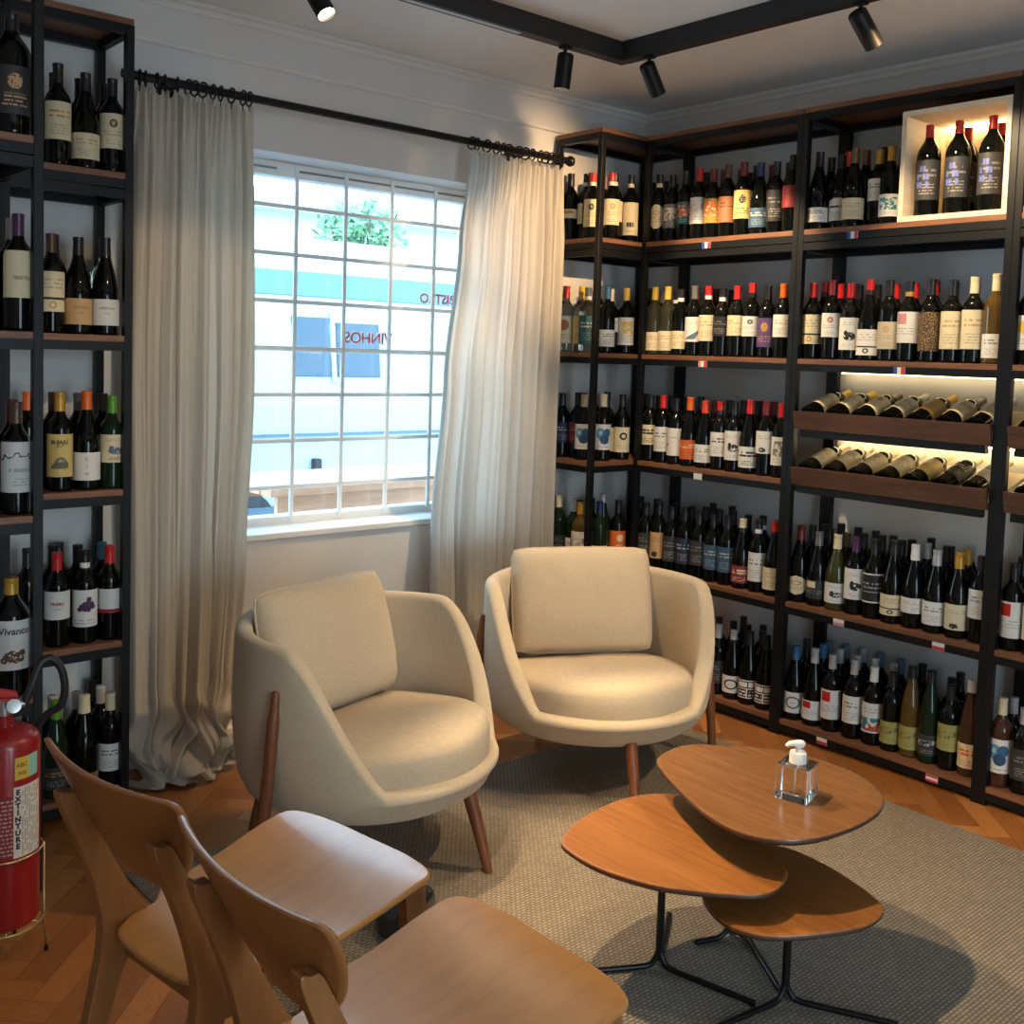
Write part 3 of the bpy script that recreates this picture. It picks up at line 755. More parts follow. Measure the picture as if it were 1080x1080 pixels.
def label_mat(col, pat, ink):
    key = (col, pat, ink)
    if key in LM: return LM[key]
    m, n, b = nt('label_%s_%s_%s' % key); b.inputs['Roughness'].default_value = .6
    uv = N(n, 'ShaderNodeUVMap'); sx = N(n, 'ShaderNodeSeparateXYZ'); n.links.new(uv.outputs[0], sx.inputs[0]); U, V = sx.outputs[0], sx.outputs[1]
    oi = N(n, 'ShaderNodeObjectInfo')
    def rng(x, a, b_): return mth(n, 'MULTIPLY', mth(n, 'GREATER_THAN', x, a), mth(n, 'LESS_THAN', x, b_))
    def both(*a):
        r = a[0]
        for q in a[1:]: r = mth(n, 'MULTIPLY', r, q)
        return r
    def words(v0, v1, rows, u0, u1, fill=.2, freq=16, th=.44):
        rf = mth(n, 'MULTIPLY', mth(n, 'SUBTRACT', V, v0), rows/(v1-v0)); fl_ = mth(n, 'FLOOR', rf); fr_ = mth(n, 'ABSOLUTE', mth(n, 'SUBTRACT', mth(n, 'FRACT', rf), .5))
        cx = N(n, 'ShaderNodeCombineXYZ'); n.links.new(mth(n, 'ADD', mth(n, 'MULTIPLY', U, freq), mth(n, 'MULTIPLY', oi.outputs['Random'], 40)), cx.inputs[0]); n.links.new(mth(n, 'MULTIPLY', fl_, 7.31), cx.inputs[1])
        w = mth(n, 'GREATER_THAN', noise(n, 1.0, cx.outputs[0], 1, .5, '2D'), th)
        return both(rng(V, v0, v1), rng(U, u0, u1), mth(n, 'LESS_THAN', fr_, fill), w)
    def ell(cu, cv, ru, rv, inner=0):
        d = mth(n, 'ADD', mth(n, 'POWER', mth(n, 'DIVIDE', mth(n, 'SUBTRACT', U, cu), ru), 2), mth(n, 'POWER', mth(n, 'DIVIDE', mth(n, 'SUBTRACT', V, cv), rv), 2))
        r = mth(n, 'LESS_THAN', d, 1)
        return both(r, mth(n, 'GREATER_THAN', d, inner*inner)) if inner else r
    def blot(sc_, th, det=3): 
        v = N(n, 'ShaderNodeVectorMath'); v.operation = 'ADD'; n.links.new(uv.outputs[0], v.inputs[0]); n.links.new(oi.outputs['Random'], v.inputs[1])
        return mth(n, 'GREATER_THAN', noise(n, sc_, v.outputs[0], det, .6, '2D'), th)
    I = COL[ink]; soft = tuple(.5*a+.5*b_ for a, b_ in zip(COL[col], (.1,.09,.08) if sum(COL[col]) > .5 else (.45,.42,.36)))
    L = []
    if pat == 'line': L = [(words(.55, .8, 2, .2, .8, .22, 11), I if sum(abs(a-b_) for a, b_ in zip(I, COL[col])) > .2 else soft), (words(.12, .42, 4, .25, .75, .2, 18), soft)]
    elif pat == 'hex': L = [(ell(.5, .66, .12, .09, .6), I), (words(.25, .5, 3, .2, .8), I)]
    elif pat == 'pict': L = [(both(rng(U, .2, .85), rng(V, .3, .85), blot(5, .47)), I), (both(rng(U, .2, .85), rng(V, .3, .85), blot(9, .6)), (.7,.66,.55)), (words(.08, .25, 2, .2, .8), soft)]
    elif pat == 'script': L = [(both(rng(U, .12, .88), rng(V, .45, .75), mth(n, 'LESS_THAN', mth(n, 'ABSOLUTE', mth(n, 'SUBTRACT', noise(n, 7, uv.outputs[0], 1, .5, '2D'), .5)), .035)), I), (words(.12, .3, 2, .25, .75), soft)]
    elif pat == 'stamp': L = [(both(ell(.5, .68, .14, .16), blot(20, .42)), I), (words(.15, .4, 3, .25, .75), I)]
    elif pat == 'wedge': L = [(both(mth(n, 'LESS_THAN', V, mth(n, 'MULTIPLY', U, .6)), mth(n, 'GREATER_THAN', V, .1), mth(n, 'GREATER_THAN', V, mth(n, 'SUBTRACT', mth(n, 'MULTIPLY', U, 1.6), .9))), I), (words(.7, .85, 2, .4, .9), soft)]
    elif pat == 'crest': L = [(ell(.5, .72, .11, .12, .55), I), (both(ell(.5, .72, .07, .07), blot(25, .5)), I), (words(.35, .52, 2, .22, .78), soft), (words(.1, .25, 2, .3, .7), soft)]
    elif pat == 'low': L = [(words(.22, .42, 1, .3, .6, .35, 22, .35), I), (words(.08, .16, 1, .3, .7), soft)]
    elif pat == 'bigtext': L = [(words(.5, .8, 2, .15, .85, .33, 9, .4), I), (words(.1, .35, 3, .2, .8), I)]
    elif pat == 'hook': L = [(both(rng(U, .12, .19), rng(V, .05, .38)), I), (both(rng(U, .12, .34), rng(V, .38, .42)), I), (words(.6, .72, 1, .3, .7), soft)]
    elif pat == 'bird': L = [(both(ell(.55, .42, .22, .13), blot(7, .42)), I), (both(ell(.42, .52, .07, .08)), I), (words(.75, .88, 2, .25, .75), soft), (words(.08, .2, 2, .3, .7), soft)]
    elif pat == 'foot': L = [(both(ell(.4, .16, .14, .11), blot(9, .4)), I), (words(.62, .82, 2, .2, .8), soft)]
    elif pat == 'disc': L = [(ell(.45, .66, .24, .2), I), (words(.15, .35, 3, .2, .8), soft)]
    elif pat == 'ring': L = [(ell(.5, .5, .27, .3, .72), I), (words(.42, .56, 1, .38, .62), soft)]
    elif pat == 'grid': L = [(rng(V, .04, .09), I), (rng(V, .5, .55), I), (rng(V, .92, .97), I), (both(rng(U, .48, .52), rng(V, .04, .5)), I), (words(.55, .92, 1, .08, .92, .33, 11, .38), I), (words(.12, .45, 2, .1, .9, .25), I)]
    elif pat == 'circ': L = [(ell(.36, .62, .22, .22), (.10,.30,.42)), (ell(.62, .66, .18, .17), (.03,.12,.24)), (ell(.52, .4, .2, .18), (.02,.07,.16)), (ell(.32, .66, .08, .08), (.45,.6,.66)), (words(.06, .16, 1, .2, .8), soft)]
    elif pat == 'sun': L = [(ell(.5, .64, .17, .15, .5), I), (words(.12, .3, 2, .2, .8), soft)]
    elif pat == 'arch': L = [(words(.55, .68, 1, .15, .85, .35, 14, .36), I), (words(.15, .42, 3, .25, .75), soft)]
    elif pat == 'two': L = [(rng(V, .30, .36), (.02,.02,.02)), (ell(.5, .17, .1, .1, .5), I), (words(.55, .85, 3, .2, .8), soft)]
    elif pat == 'sqr': L = [(both(rng(U, .14, .5), rng(V, .6, .94)), I), (words(.25, .5, 3, .14, .8), soft)]
    elif pat == 'speck': L = [(blot(26, .575, 2), I)]
    elif pat == 'oval': L = [(ell(.5, .62, .2, .12, .6), I), (words(.25, .45, 2, .2, .8), soft)]
    elif pat == 'bars': L = [(rng(V, .02, .06), I), (rng(V, .94, .98), I), (words(.45, .72, 2, .1, .9), (.3,.3,.3)), (rng(V, .36, .39), (.3,.3,.3))]
    elif pat == 'mosaic': L = [(both(rng(V, .05, .5), blot(3.5, .42, 0)), I), (both(rng(V, .05, .42), blot(5, .56, 0)), (.5,.06,.03)), (words(.65, .85, 2, .2, .8), soft)]
    elif pat == 'wave': L = [(mth(n, 'LESS_THAN', mth(n, 'ABSOLUTE', mth(n, 'SUBTRACT', mth(n, 'SUBTRACT', V, .72), mth(n, 'MULTIPLY', mth(n, 'SUBTRACT', noise(n, 5, uv.outputs[0], 1, .5, '2D'), .5), .35))), .018), I), (words(.38, .5, 1, .3, .9, .3, 14), soft), (words(.12, .3, 3, .4, .9), soft)]
    elif pat in ('grape', 'grapeb'):
        pts = [(.5,.62),(.6,.66),(.7,.62),(.42,.56),(.55,.54),(.66,.54),(.74,.54),(.5,.48),(.6,.47),(.36,.48),(.62,.75)] if pat == 'grape' else [(.35,.3),(.45,.34),(.55,.3),(.65,.34),(.4,.22),(.52,.2),(.62,.22),(.3,.2)]
        L = [(ell(a, c, .075, .065, .0), I) for a, c in pts]+[(words(.06, .22, 2, .2, .8), soft)] if pat == 'grape' else [(both(ell(a, c, .075, .065), blot(16, .4)), I) for a, c in pts]
    if col == 'orange': pass
    cur = LCOL.get(col, COL[col])
    fiber = noise(n, 30, uv.outputs[0], 2, .5, '2D')
    cur = mixc(n, mth(n, 'MULTIPLY', fiber, .12), cur, tuple(x*.75 for x in COL[col]))
    for mask, c in L: cur = mixc(n, mask, cur, c)
    n.links.new(cur, b.inputs['Base Color']); LM[key] = m; return m
# profiles (radius, height)
PROF = {
 'b': [(0,.004),(.028,.0),(.0345,0),(.0372,.004),(.0375,.01),(.0375,.186),(.0366,.196),(.033,.207),(.0262,.218),(.0195,.227),(.0158,.236),(.0146,.246),(.0142,.285),(.0142,.297),(0,.297)],
 'g': [(0,.004),(.03,0),(.0375,0),(.0405,.004),(.041,.01),(.041,.128),(.0398,.143),(.0365,.162),(.0315,.182),(.026,.202),(.0205,.222),(.0168,.238),(.0149,.25),(.0143,.285),(.0143,.297),(0,.297)],
 'h': [(0,.004),(.025,0),(.032,0),(.0352,.004),(.0358,.01),(.0358,.145),(.035,.168),(.0322,.195),(.0275,.222),(.022,.25),(.0175,.275),(.0148,.292),(.0142,.318),(.0142,.33),(0,.33)],
 'c': [(0,.004),(.03,0),(.040,0),(.0432,.004),(.0437,.012),(.0437,.125),(.0425,.145),(.0385,.17),(.0325,.195),(.026,.217),(.0205,.236),(.0172,.252),(.016,.27),(.0165,.297),(0,.297)],
 'm': [(0,.004),(.038,0),(.0465,0),(.0492,.004),(.0498,.012),(.0498,.190),(.0485,.205),(.0435,.221),(.0345,.235),(.0255,.246),(.0195,.256),(.0172,.266),(.0165,.29),(.0165,.302),(0,.302)]}
CAPZ = {'b': (.243,.300), 'g': (.243,.300), 'h': (.29,.333), 'c': (.245,.300), 'm': (.262,.305)}
BM = {}; CM = {}; LMESH = {}
def rad_at(kind, z):
    p = PROF[kind]
    for (r0, z0), (r1, z1) in zip(p[3:], p[4:]):
        if z0 <= z <= z1: return r0+(r1-r0)*(z-z0)/max(z1-z0, 1e-6)
    return p[4][0]
def body_mesh(k):
    if k not in BM: BM[k] = MB().lathe(PROF[k], 24).mesh('glass_body', GLASS['dark'], True, 50)
    return BM[k]
def cap_mesh(k):
    if k not in CM:
        z0, z1 = CAPZ[k]; zb = z0+(z1-z0)*.3; m = MB(); r0 = rad_at(k, z0)+.0007; r1 = PROF[k][-2][0]+.0009
        m.lathe([(r0, z0), (r0-(r0-r1)*.4, zb)], 16, mi=1); m.lathe([(r0-(r0-r1)*.4, zb), (r1, zb+(z1-zb)*.5), (r1, z1-.013), (r1+.0008, z1-.011), (r1+.0008, z1-.001), (r1-.001, z1), (0, z1)], 16, mi=0)
        CM[k] = m.mesh('capsule', [cmat('black'), cmat('black')], True, 50)
    return CM[k]
def label_mesh(k, z0, z1, pat):
    key = (k, z0, z1, pat if pat in ('hex', 'oval', 'arch') else '')
    if key in LMESH: return LMESH[key]
    n_ = 16; arc = {'b': 165, 'g': 160, 'h': 160, 'c': 150, 'm': 150}[k]; rows = 14 if (pat in ('hex', 'oval', 'arch') or z1 > .12) else 4
    vs = []; uv = []; fs = []
    for j in range(rows+1):
        tv = j/rows; z = z0+(z1-z0)*tv; r = rad_at(k, z)+.0006
        w = 1.0
        if pat == 'hex': w = min(1, .25+min(tv, 1-tv)*3.6)*.72
        if pat == 'oval': w = max(.08, math.sqrt(max(0, 1-(2*tv-1)**2)))*.8
        if pat == 'arch': w = 1 if tv < .6 else max(.25, math.sqrt(max(0, 1-((tv-.6)/.42)**2)))
        for i in range(n_+1):
            a = R(arc)*w*(i/n_-.5); vs.append((r*math.cos(a), r*math.sin(a), z)); uv.append((.5+w*(i/n_-.5), tv))
    for j in range(rows):
        for i in range(n_): o = j*(n_+1)+i; fs.append((o, o+1, o+n_+2, o+n_+1))
    me = bpy.data.meshes.new('paper_label'); me.from_pydata(vs, [], fs); u = me.uv_layers.new(name='UVMap')
    for p in me.polygons:
        for li, vi in zip(p.loop_indices, p.vertices): u.data[li].uv = uv[vi]
    me.polygons.foreach_set('use_smooth', [True]*len(me.polygons)); me.materials.append(WHT); LMESH[key] = me; return me
def omat(o, *ms):
    for i, m in enumerate(ms): o.material_slots[i].link = 'OBJECT'; o.material_slots[i].material = m
def child(name, me, parent, *ms):
    o = bpy.data.objects.new(name, me); C.objects.link(o); o.parent = parent; omat(o, *ms); return o
def bottle(kind, cap, gl, loc, rz, lab=None, label='', group=None, tilt=None):
    e = empty('wine_bottle', loc, rz); tag(e, label, 'bottle', group)
    if tilt is not None: e.rotation_euler = tilt
    child('glass_body', body_mesh(kind), e, GLASS[gl])
    a, b_ = CAPS.get(cap, (cap, cap)); child('capsule', cap_mesh(kind), e, cmat(a), cmat(b_))
    if lab:
        col, z0, z1, pat, ink = lab; lo = child('paper_label', label_mesh(kind, z0, z1, pat), e, label_mat(col, pat, ink))
        return e, lo
    return e, None
ORD = 'first second third fourth fifth sixth seventh eighth ninth tenth eleventh twelfth'.split()
LEVN = dict(A='top shelf', B='second shelf', C='third shelf', D='fourth shelf', E='bottom shelf')
def shelf_phrase(k):
    lv = k.rstrip('s')[-1]
    if k[:2] == 'W2' and lv == 'D': return 'shelf under both trays'
    if k[:2] == 'W2': return 'tray-unit '+LEVN[lv]
    if k[:2] == 'W1': return 'right-wall-unit '+LEVN[lv]
    if k[:2] == 'W3': return 'right-edge '+LEVN[lv]
    if k[0] == 'K': return LEVN[lv].replace(' shelf', '')+' corner shelf'
    if k[0] == 'L': return 'curtain-side left '+LEVN[lv]
    return 'far-left '+LEVN[lv]
GRP = {'W1': 'wine bottles on the right-wall unit', 'W2': 'wine bottles on the tray unit', 'W3': 'wine bottles on the right-edge unit', 'K': 'wine bottles on the corner unit', 'L': 'wine bottles beside the left curtain', 'M': 'wine bottles on the far-left unit'}
ZL = dict(A=ZA, B=ZB_, C=ZC_, D=ZD, E=ZE); LABO = {}; SEEN = set()
CAPN = lambda c: {'blackcream': 'black-cream', 'blackwhite': 'black-white', 'redwhite': 'red-white', 'redblack': 'red-black', 'creamblack': 'cream-black', 'blackgold': 'black-gold', 'silverblack': 'silver-black', 'slatewhite': 'slate-white', 'darkred': 'dark-red', 'orangered': 'orange-red'}.get(c, c)
for ln in BOTTLES.strip().split('\n'):
    p = ln.split(); k, row, i, kd, x, y, cap, gl = p[0], int(p[1]), int(p[2]), p[3], float(p[4]), float(p[5]), p[6], p[7]
    lab = (p[8], float(p[9]), float(p[10]), p[11], p[12]) if len(p) > 8 else None
    un = k[:2] if k[0] == 'W' else k[0]
    base = {'W1': 207, 'W2': 203, 'W3': 203, 'K': 240, 'L': 258, 'M': 262}[un]
    if k.endswith('s'): base = 222
    h_ = 1+random.uniform(-.03, .035)
    wd = '' if gl == 'dark' else GNAME[gl]+' '
    d = p[13].replace('_', ' ') if lab else ''
    rw = ('through side of ' if k.endswith('s') else 'in front on ') if row == 0 else ('in second row on ' if row == 1 else 'at back of ')
    txt = '%swine bottle, %s cap, %s%s from left %s%s' % (wd, CAPN(cap), (d+', ') if d else '', ORD[i], rw, shelf_phrase(k))
    assert txt not in SEEN, txt
    SEEN.add(txt)
    if len(txt.split()) > 16: txt = txt.replace('wine bottle', 'bottle')
    if len(txt.split()) > 16: txt = txt.replace(' from left', '')
    assert len(txt.split()) <= 16, txt
    e, lo = bottle(kd, cap, gl, (x, y, ZL[k.rstrip('s')[-1]]), R(base+random.uniform(-7, 7)), lab, txt, GRP[un])
    s_ = h_ if row else h_
    e.scale = (1, 1, s_)
    LABO[(k, row, i)] = (e, lo, kd)
# the flag of a readable label: lettering wrapped on the glass
INK = plain('ink_black', (.02,.02,.02), .6); INKR = plain('ink_red', (.4,.03,.03), .6); INKG = plain('ink_gold', (.4,.26,.08), .4); INKS = plain('ink_sepia', (.16,.10,.06), .6)
def wrap(e, kd, txt, size, z, mat, a0=0., **kw):
    def fn(c):
        r = rad_at(kd, z+c.y)+.0015+c.z; a = c.x/r+R(a0); return Vector((r*math.cos(a), r*math.sin(a), z+c.y))
    return text_obj('label_lettering', txt, size, mat, e, fn, **kw)
def patch(e, kd, pts, mat, a0=0, name='label_drawing'):
    m = MB()
    for poly in pts:
        bm = bmesh.new(); bm.faces.new([bm.verts.new((x, z, 0)) for x, z in poly]); bmesh.ops.triangulate(bm, faces=bm.faces)
        for _ in range(4):
            le = [e_ for e_ in bm.edges if e_.calc_length() > .005]
            if le: bmesh.ops.subdivide_edges(bm, edges=le, cuts=1); bmesh.ops.triangulate(bm, faces=bm.faces)
        bm.verts.index_update(); vs = []
        for v in bm.verts: x, z = v.co.x, v.co.y; r = rad_at(kd, z)+.0013; a = x/r+R(a0); vs.append((r*math.cos(a), r*math.sin(a), z))
        m.add(vs, [tuple(v.index for v in f.verts) for f in bm.faces]); bm.free()
    return m.build(name, mat, e)
def E_(k, i): return LABO[(k, 0, i)][0]
wrap(E_('LC', 0), 'b', 'BUJAJU', .0165, .150, INK, bold=.0004); wrap(E_('LC', 0), 'b', 'VIÑEDO', .006, .137, INKS)
car = [(-.026,.070),(-.026,.079),(-.018,.085),(-.008,.101),(.004,.106),(.015,.102),(.022,.092),(.027,.088),(.027,.074),(.020,.070)]
patch(E_('LC', 0), 'b', [car], plain('ink_olive', (.12,.12,.07), .6)); patch(E_('LC', 0), 'b', [[(-.006,.090),(.001,.100),(.006,.100),(.006,.090)], [(.009,.090),(.009,.099),(.014,.097),(.017,.090)]], plain('ink_pale', (.6,.56,.4), .6))
for j, ch in enumerate('CIH'): wrap(E_('LC', 1), 'g', ch, .015, .094-.022*j, INKS, -4)
wrap(E_('LC', 2), 'b', 'SOLEI', .0105, .098, INKS)
wrap(E_('LD', 0), 'b', 'PRIMU', .0145, .140, INKR, bold=.0003); wrap(E_('LD', 0), 'b', 'CLASSICO', .005, .123, INKS)
patch(E_('LD', 2), 'b', [[(-.05,.088),(-.025,.088),(0,.088),(.025,.088),(.05,.088),(.05,.099),(.025,.099),(0,.099),(-.025,.099),(-.05,.099)]], plain('label_red_band', (.3,.01,.02), .5), name='label_band')
for i in (1, 2):
    wrap(E_('LB', i), 'g', 'LAPOSTOLLE', .0085, .082, INKS, bold=.0001); wrap(E_('LB', i), 'g', 'GRAND', .005, .066, INKS)
wrap(E_('MB', 0), 'b', 'TRESTEL', .0125, .135, INKS); wrap(E_('MD', 0), 'm', 'Vivanco', .026, .172, INK, bold=.0003)
wrap(E_('MA', 0), 'm', 'GRAN RESERVA', .008, .1, INKG)
# bottles lying in the trays, base to the room, neck raised to the wall
for zl, name_ in ((1.315, 'upper'), (1.094, 'lower')):
    zb = TR[zl]
    specs = [('yellow','cream','line','tan'),('yellow','cream','line','tan'),('grey','cream','crest','terracotta'),('silver','parchment','line','grey'),('gold','gold','bars','brown'),('grey','cream','line','grey'),('silver','cream','line','tan')] if name_ == 'upper' else \
            [('parchment','cream','line','tan'),('parchment','cream','line','grey'),('cream','cream','crest','tan'),('white','cream','line','tan'),('cream','yellow','sqr','white'),('parchment','dark','line','cream'),('cream','white','line','grey')]
    def lay(i, y, sp, txt, grp):
        r_ = .0382; xb = XF+.012; zc = zb+.012+(xb-XF-.004)*math.tan(TA)+r_/math.cos(TA)
        up = Vector((math.cos(TA), 0, math.sin(TA))); lb = Vector((-math.sin(TA), 0, math.cos(TA))); lb = (lb+Vector((0, -.25, 0))).normalized(); yv = up.cross(lb)
        e, lo = bottle('b', sp[0], 'dark', (0, 0, 0), 0, (sp[1], .055, .172, sp[2], sp[3]), txt, grp)
        # local z runs along the neck, local x (label centre) faces up
        q = Matrix((lb, yv, up)).transposed().to_quaternion(); e.rotation_mode = 'QUATERNION'; e.rotation_quaternion = q; e.location = (xb, y, zc)
        e.scale = (1, 1, .985)
    for i, y in enumerate(TRY):
        sp = specs[i]; lay(i, y, sp, 'wine bottle lying in the %s tray, %s cap, %s label, %s from left' % (name_, sp[0], sp[1], ORD[i]), 'bottles lying in the %s tray' % name_)
    lay(0, 1.636-.026-.06, ('grey','cream','line','tan'), 'bottle lying in the %s tray beyond the post, at the right edge of the photo' % name_, 'bottles lying at the right edge')
# red-capped bottles in the lit box
for i, (y, x) in enumerate(((1.990, .075), (1.880, .075), (1.760, .075), (1.910, .2), (1.787, .2))):
    e, lo = bottle('m', 'red', 'dark', (XF+x, y, ZA+.018), R(203), ('dark', .055, .185, 'line', 'grey'), ['leftmost red-capped bottle in the lit display box', 'middle red-capped bottle in front in the lit display box', 'rightmost red-capped bottle in front in the lit display box', 'red-capped bottle behind the middle one in the lit display box', 'red-capped bottle behind the rightmost one in the lit display box'][i], 'red-capped bottles in the display box')
    e.scale = (.86, .86, 1.09)
    if i < 3: patch(e, 'm', [[(-.045+.014*a, .095+.026*b_), (-.033+.014*a, .095+.026*b_), (-.033+.014*a, .113+.026*b_), (-.045+.014*a, .115+.026*b_)] for a in range(4) for b_ in range(3) if (a+b_) % 3 != 2], plain('ink_blue', (.10,.13,.38), .5))
# ------------------------------------------------------------------ curtains and rod
rod = empty('curtain_rod', (2.27, 3.48, 2.365)); tag(rod, 'black curtain rod running above the window', 'curtain rod')
MB().tube([(1.30-2.27, 0, 0), (3.285-2.27, 0, 0)], .0145, 14).build('pole', BLKG, rod, smooth=True, auto=40)
for x in (1.50, 3.06):
    m = MB(); m.tube([(x-2.27, .0, 0), (x-2.27, .137, 0)], .008, 8); m.tube([(x-2.27, .128, 0), (x-2.27, .139, 0)], .028, 14); m.build('bracket', BLKG, rod, smooth=True, auto=40)
MB().lathe([(0, -.0), (.02, 0), (.024, .012), (.02, .024), (0, .028)], 14).build('finial', BLKG, rod, smooth=True).matrix_local = Matrix.Translation((3.285-2.27, 0, 0)) @ Matrix.Rotation(R(90), 4, 'Y')
def curtain(label, top, edges, folds, seed, zt, pool=0, amp=.035, nring=13, yc=3.478, mat=None):
    # edges: list of (z, xleft, xright); top: (x0, x1) along the rod
    rnd = random.Random(seed); e = empty('curtain', ((top[0]+top[1])/2, yc, 0)); tag(e, label, 'curtain'); ox = (top[0]+top[1])/2
    NU, NV = 260, 120; vs = []; fs = []
    ph = [rnd.uniform(-.35, .35) for _ in range(folds+2)]; am = [rnd.uniform(.55, 1.25) for _ in range(folds+2)]; drift = [rnd.uniform(-.5, .5) for _ in range(folds+2)]
    def lr(z):
        for (z1, a1, b1), (z0, a0, b0) in zip(edges, edges[1:]):
            if z1 >= z >= z0: t = smooth((z1-z)/(z1-z0)); return a1+(a0-a1)*t, b1+(b0-b1)*t
        return edges[-1][1:]
    for j in range(NV+1):
        tv = j/NV; z = zt*(1-tv)
        a, b = lr(z)
        for i in range(NU+1):
            u = i/NU; fpos = u*folds; k = int(min(fpos, folds-1e-6)); w0 = smooth(fpos-k)
            P = (1-w0)*ph[k]+w0*ph[k+1]; A = (1-w0)*am[k]+w0*am[k+1]; D = (1-w0)*drift[k]+w0*drift[k+1]
            ang = 2*math.pi*(fpos+P+D*tv*1.2)
            gather = min(1, .35+tv*5)            # tight pleats at the heading, open folds below
            y = amp*A*gather*(math.sin(ang)+.28*math.sin(2.3*ang+3*tv+k)+.12*math.sin(5.1*ang+seed))*(.85+.5*tv)
            y += .010*(1-smooth(tv*9))*math.sin(2*math.pi*u*folds*3.1+seed)
            x = a+(b-a)*u + .012*math.cos(ang)*gather
            if tv < .02: z2 = z+.012*math.sin(u*folds*15.)*(1-tv/.02)
            else: z2 = z
            if pool and z < .36:
                s_ = smooth((.36-z)/.36); zz = z
                y += -pool*.9*s_**2*(.35+.65*math.sin(math.pi*u)) - .045*s_*math.sin(17*u+9*z*6+seed)*math.sin(5*u+2) - .02*s_*math.sin(31*u-40*z)
                x += .05*s_*math.sin(7*u+22*z)+.02*s_*math.sin(19*u+30*z)
                z2 = max(.006+.02*abs(math.sin(9*u+3)), zz*(1-.25*s_)+.035*s_*math.sin(23*u+26*z)*math.sin(4+6*u)+.015*s_*math.sin(41*u))
            vs.append((x-ox, min(y, .125), z2))
    for j in range(NV):
        for i in range(NU): o = j*(NU+1)+i; fs.append((o, o+1, o+NU+2, o+NU+1))
    me = bpy.data.meshes.new('cloth'); me.from_pydata(vs, [], fs); me.polygons.foreach_set('use_smooth', [True]*len(fs)); me.materials.append(mat or CURT)
    o = bpy.data.objects.new('cloth', me); C.objects.link(o); o.parent = e
    for i in range(nring):
        x = top[0]+(top[1]-top[0])*(i+.5+rnd.uniform(-.3, .3))/nring
        m = MB(); t_ = rnd.uniform(-.3, .3); pts = [(x-ox+.024*math.sin(a)*math.sin(t_), .024*math.sin(a)*math.cos(t_), 2.360+.0245*math.cos(a)) for a in [2*math.pi*k/16 for k in range(17)]]
        m.tube(pts, .0036, 6, caps=False); m.tube([(x-ox, 0, 2.336), (x-ox, .002, 2.318)], .002, 5); m.build('curtain_ring', BLKG, e, smooth=True)
    return e
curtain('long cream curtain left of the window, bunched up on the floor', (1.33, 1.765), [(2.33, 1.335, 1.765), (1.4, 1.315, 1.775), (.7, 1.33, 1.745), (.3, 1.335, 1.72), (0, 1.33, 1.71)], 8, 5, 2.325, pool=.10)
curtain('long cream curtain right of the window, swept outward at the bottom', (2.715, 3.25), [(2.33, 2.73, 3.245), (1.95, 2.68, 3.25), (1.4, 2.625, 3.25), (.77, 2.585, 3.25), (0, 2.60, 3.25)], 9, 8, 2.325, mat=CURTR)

# ------------------------------------------------------------------ rug
m_, n, b = nt('rug_weave'); v = mapping(n, 'Object')
br = N(n, 'ShaderNodeTexBrick'); n.links.new(v, br.inputs['Vector']); br.inputs['Scale'].default_value = 1; br.inputs['Brick Width'].default_value = .017; br.inputs['Row Height'].default_value = .0105; br.inputs['Mortar Size'].default_value = .0016; br.inputs['Mortar Smooth'].default_value = .6
br.inputs['Color1'].default_value = (.34, .285, .215, 1); br.inputs['Color2'].default_value = (.26, .215, .165, 1); br.inputs['Mortar'].default_value = (.10, .085, .07, 1)
big = noise(n, 3, v, 4); n.links.new(mixc(n, mth(n, 'MULTIPLY', big, .35), br.outputs['Color'], (.22, .19, .15)), b.inputs['Base Color'])
b.inputs['Roughness'].default_value = .95; b.inputs['Specular IOR Level'].default_value = .1
bump(n, b, mth(n, 'SUBTRACT', 1, br.outputs['Fac']), .8, .004)
rg = MB().box((-1.12, -1.9, 0), (1.12, 1.9, .009)).build('rug', m_, bevel=.004); rg.location = (2.22, .97, .0005); tag(rg, 'large grey-beige woven rug under the tables and armchairs', 'rug')
RZ = .0095

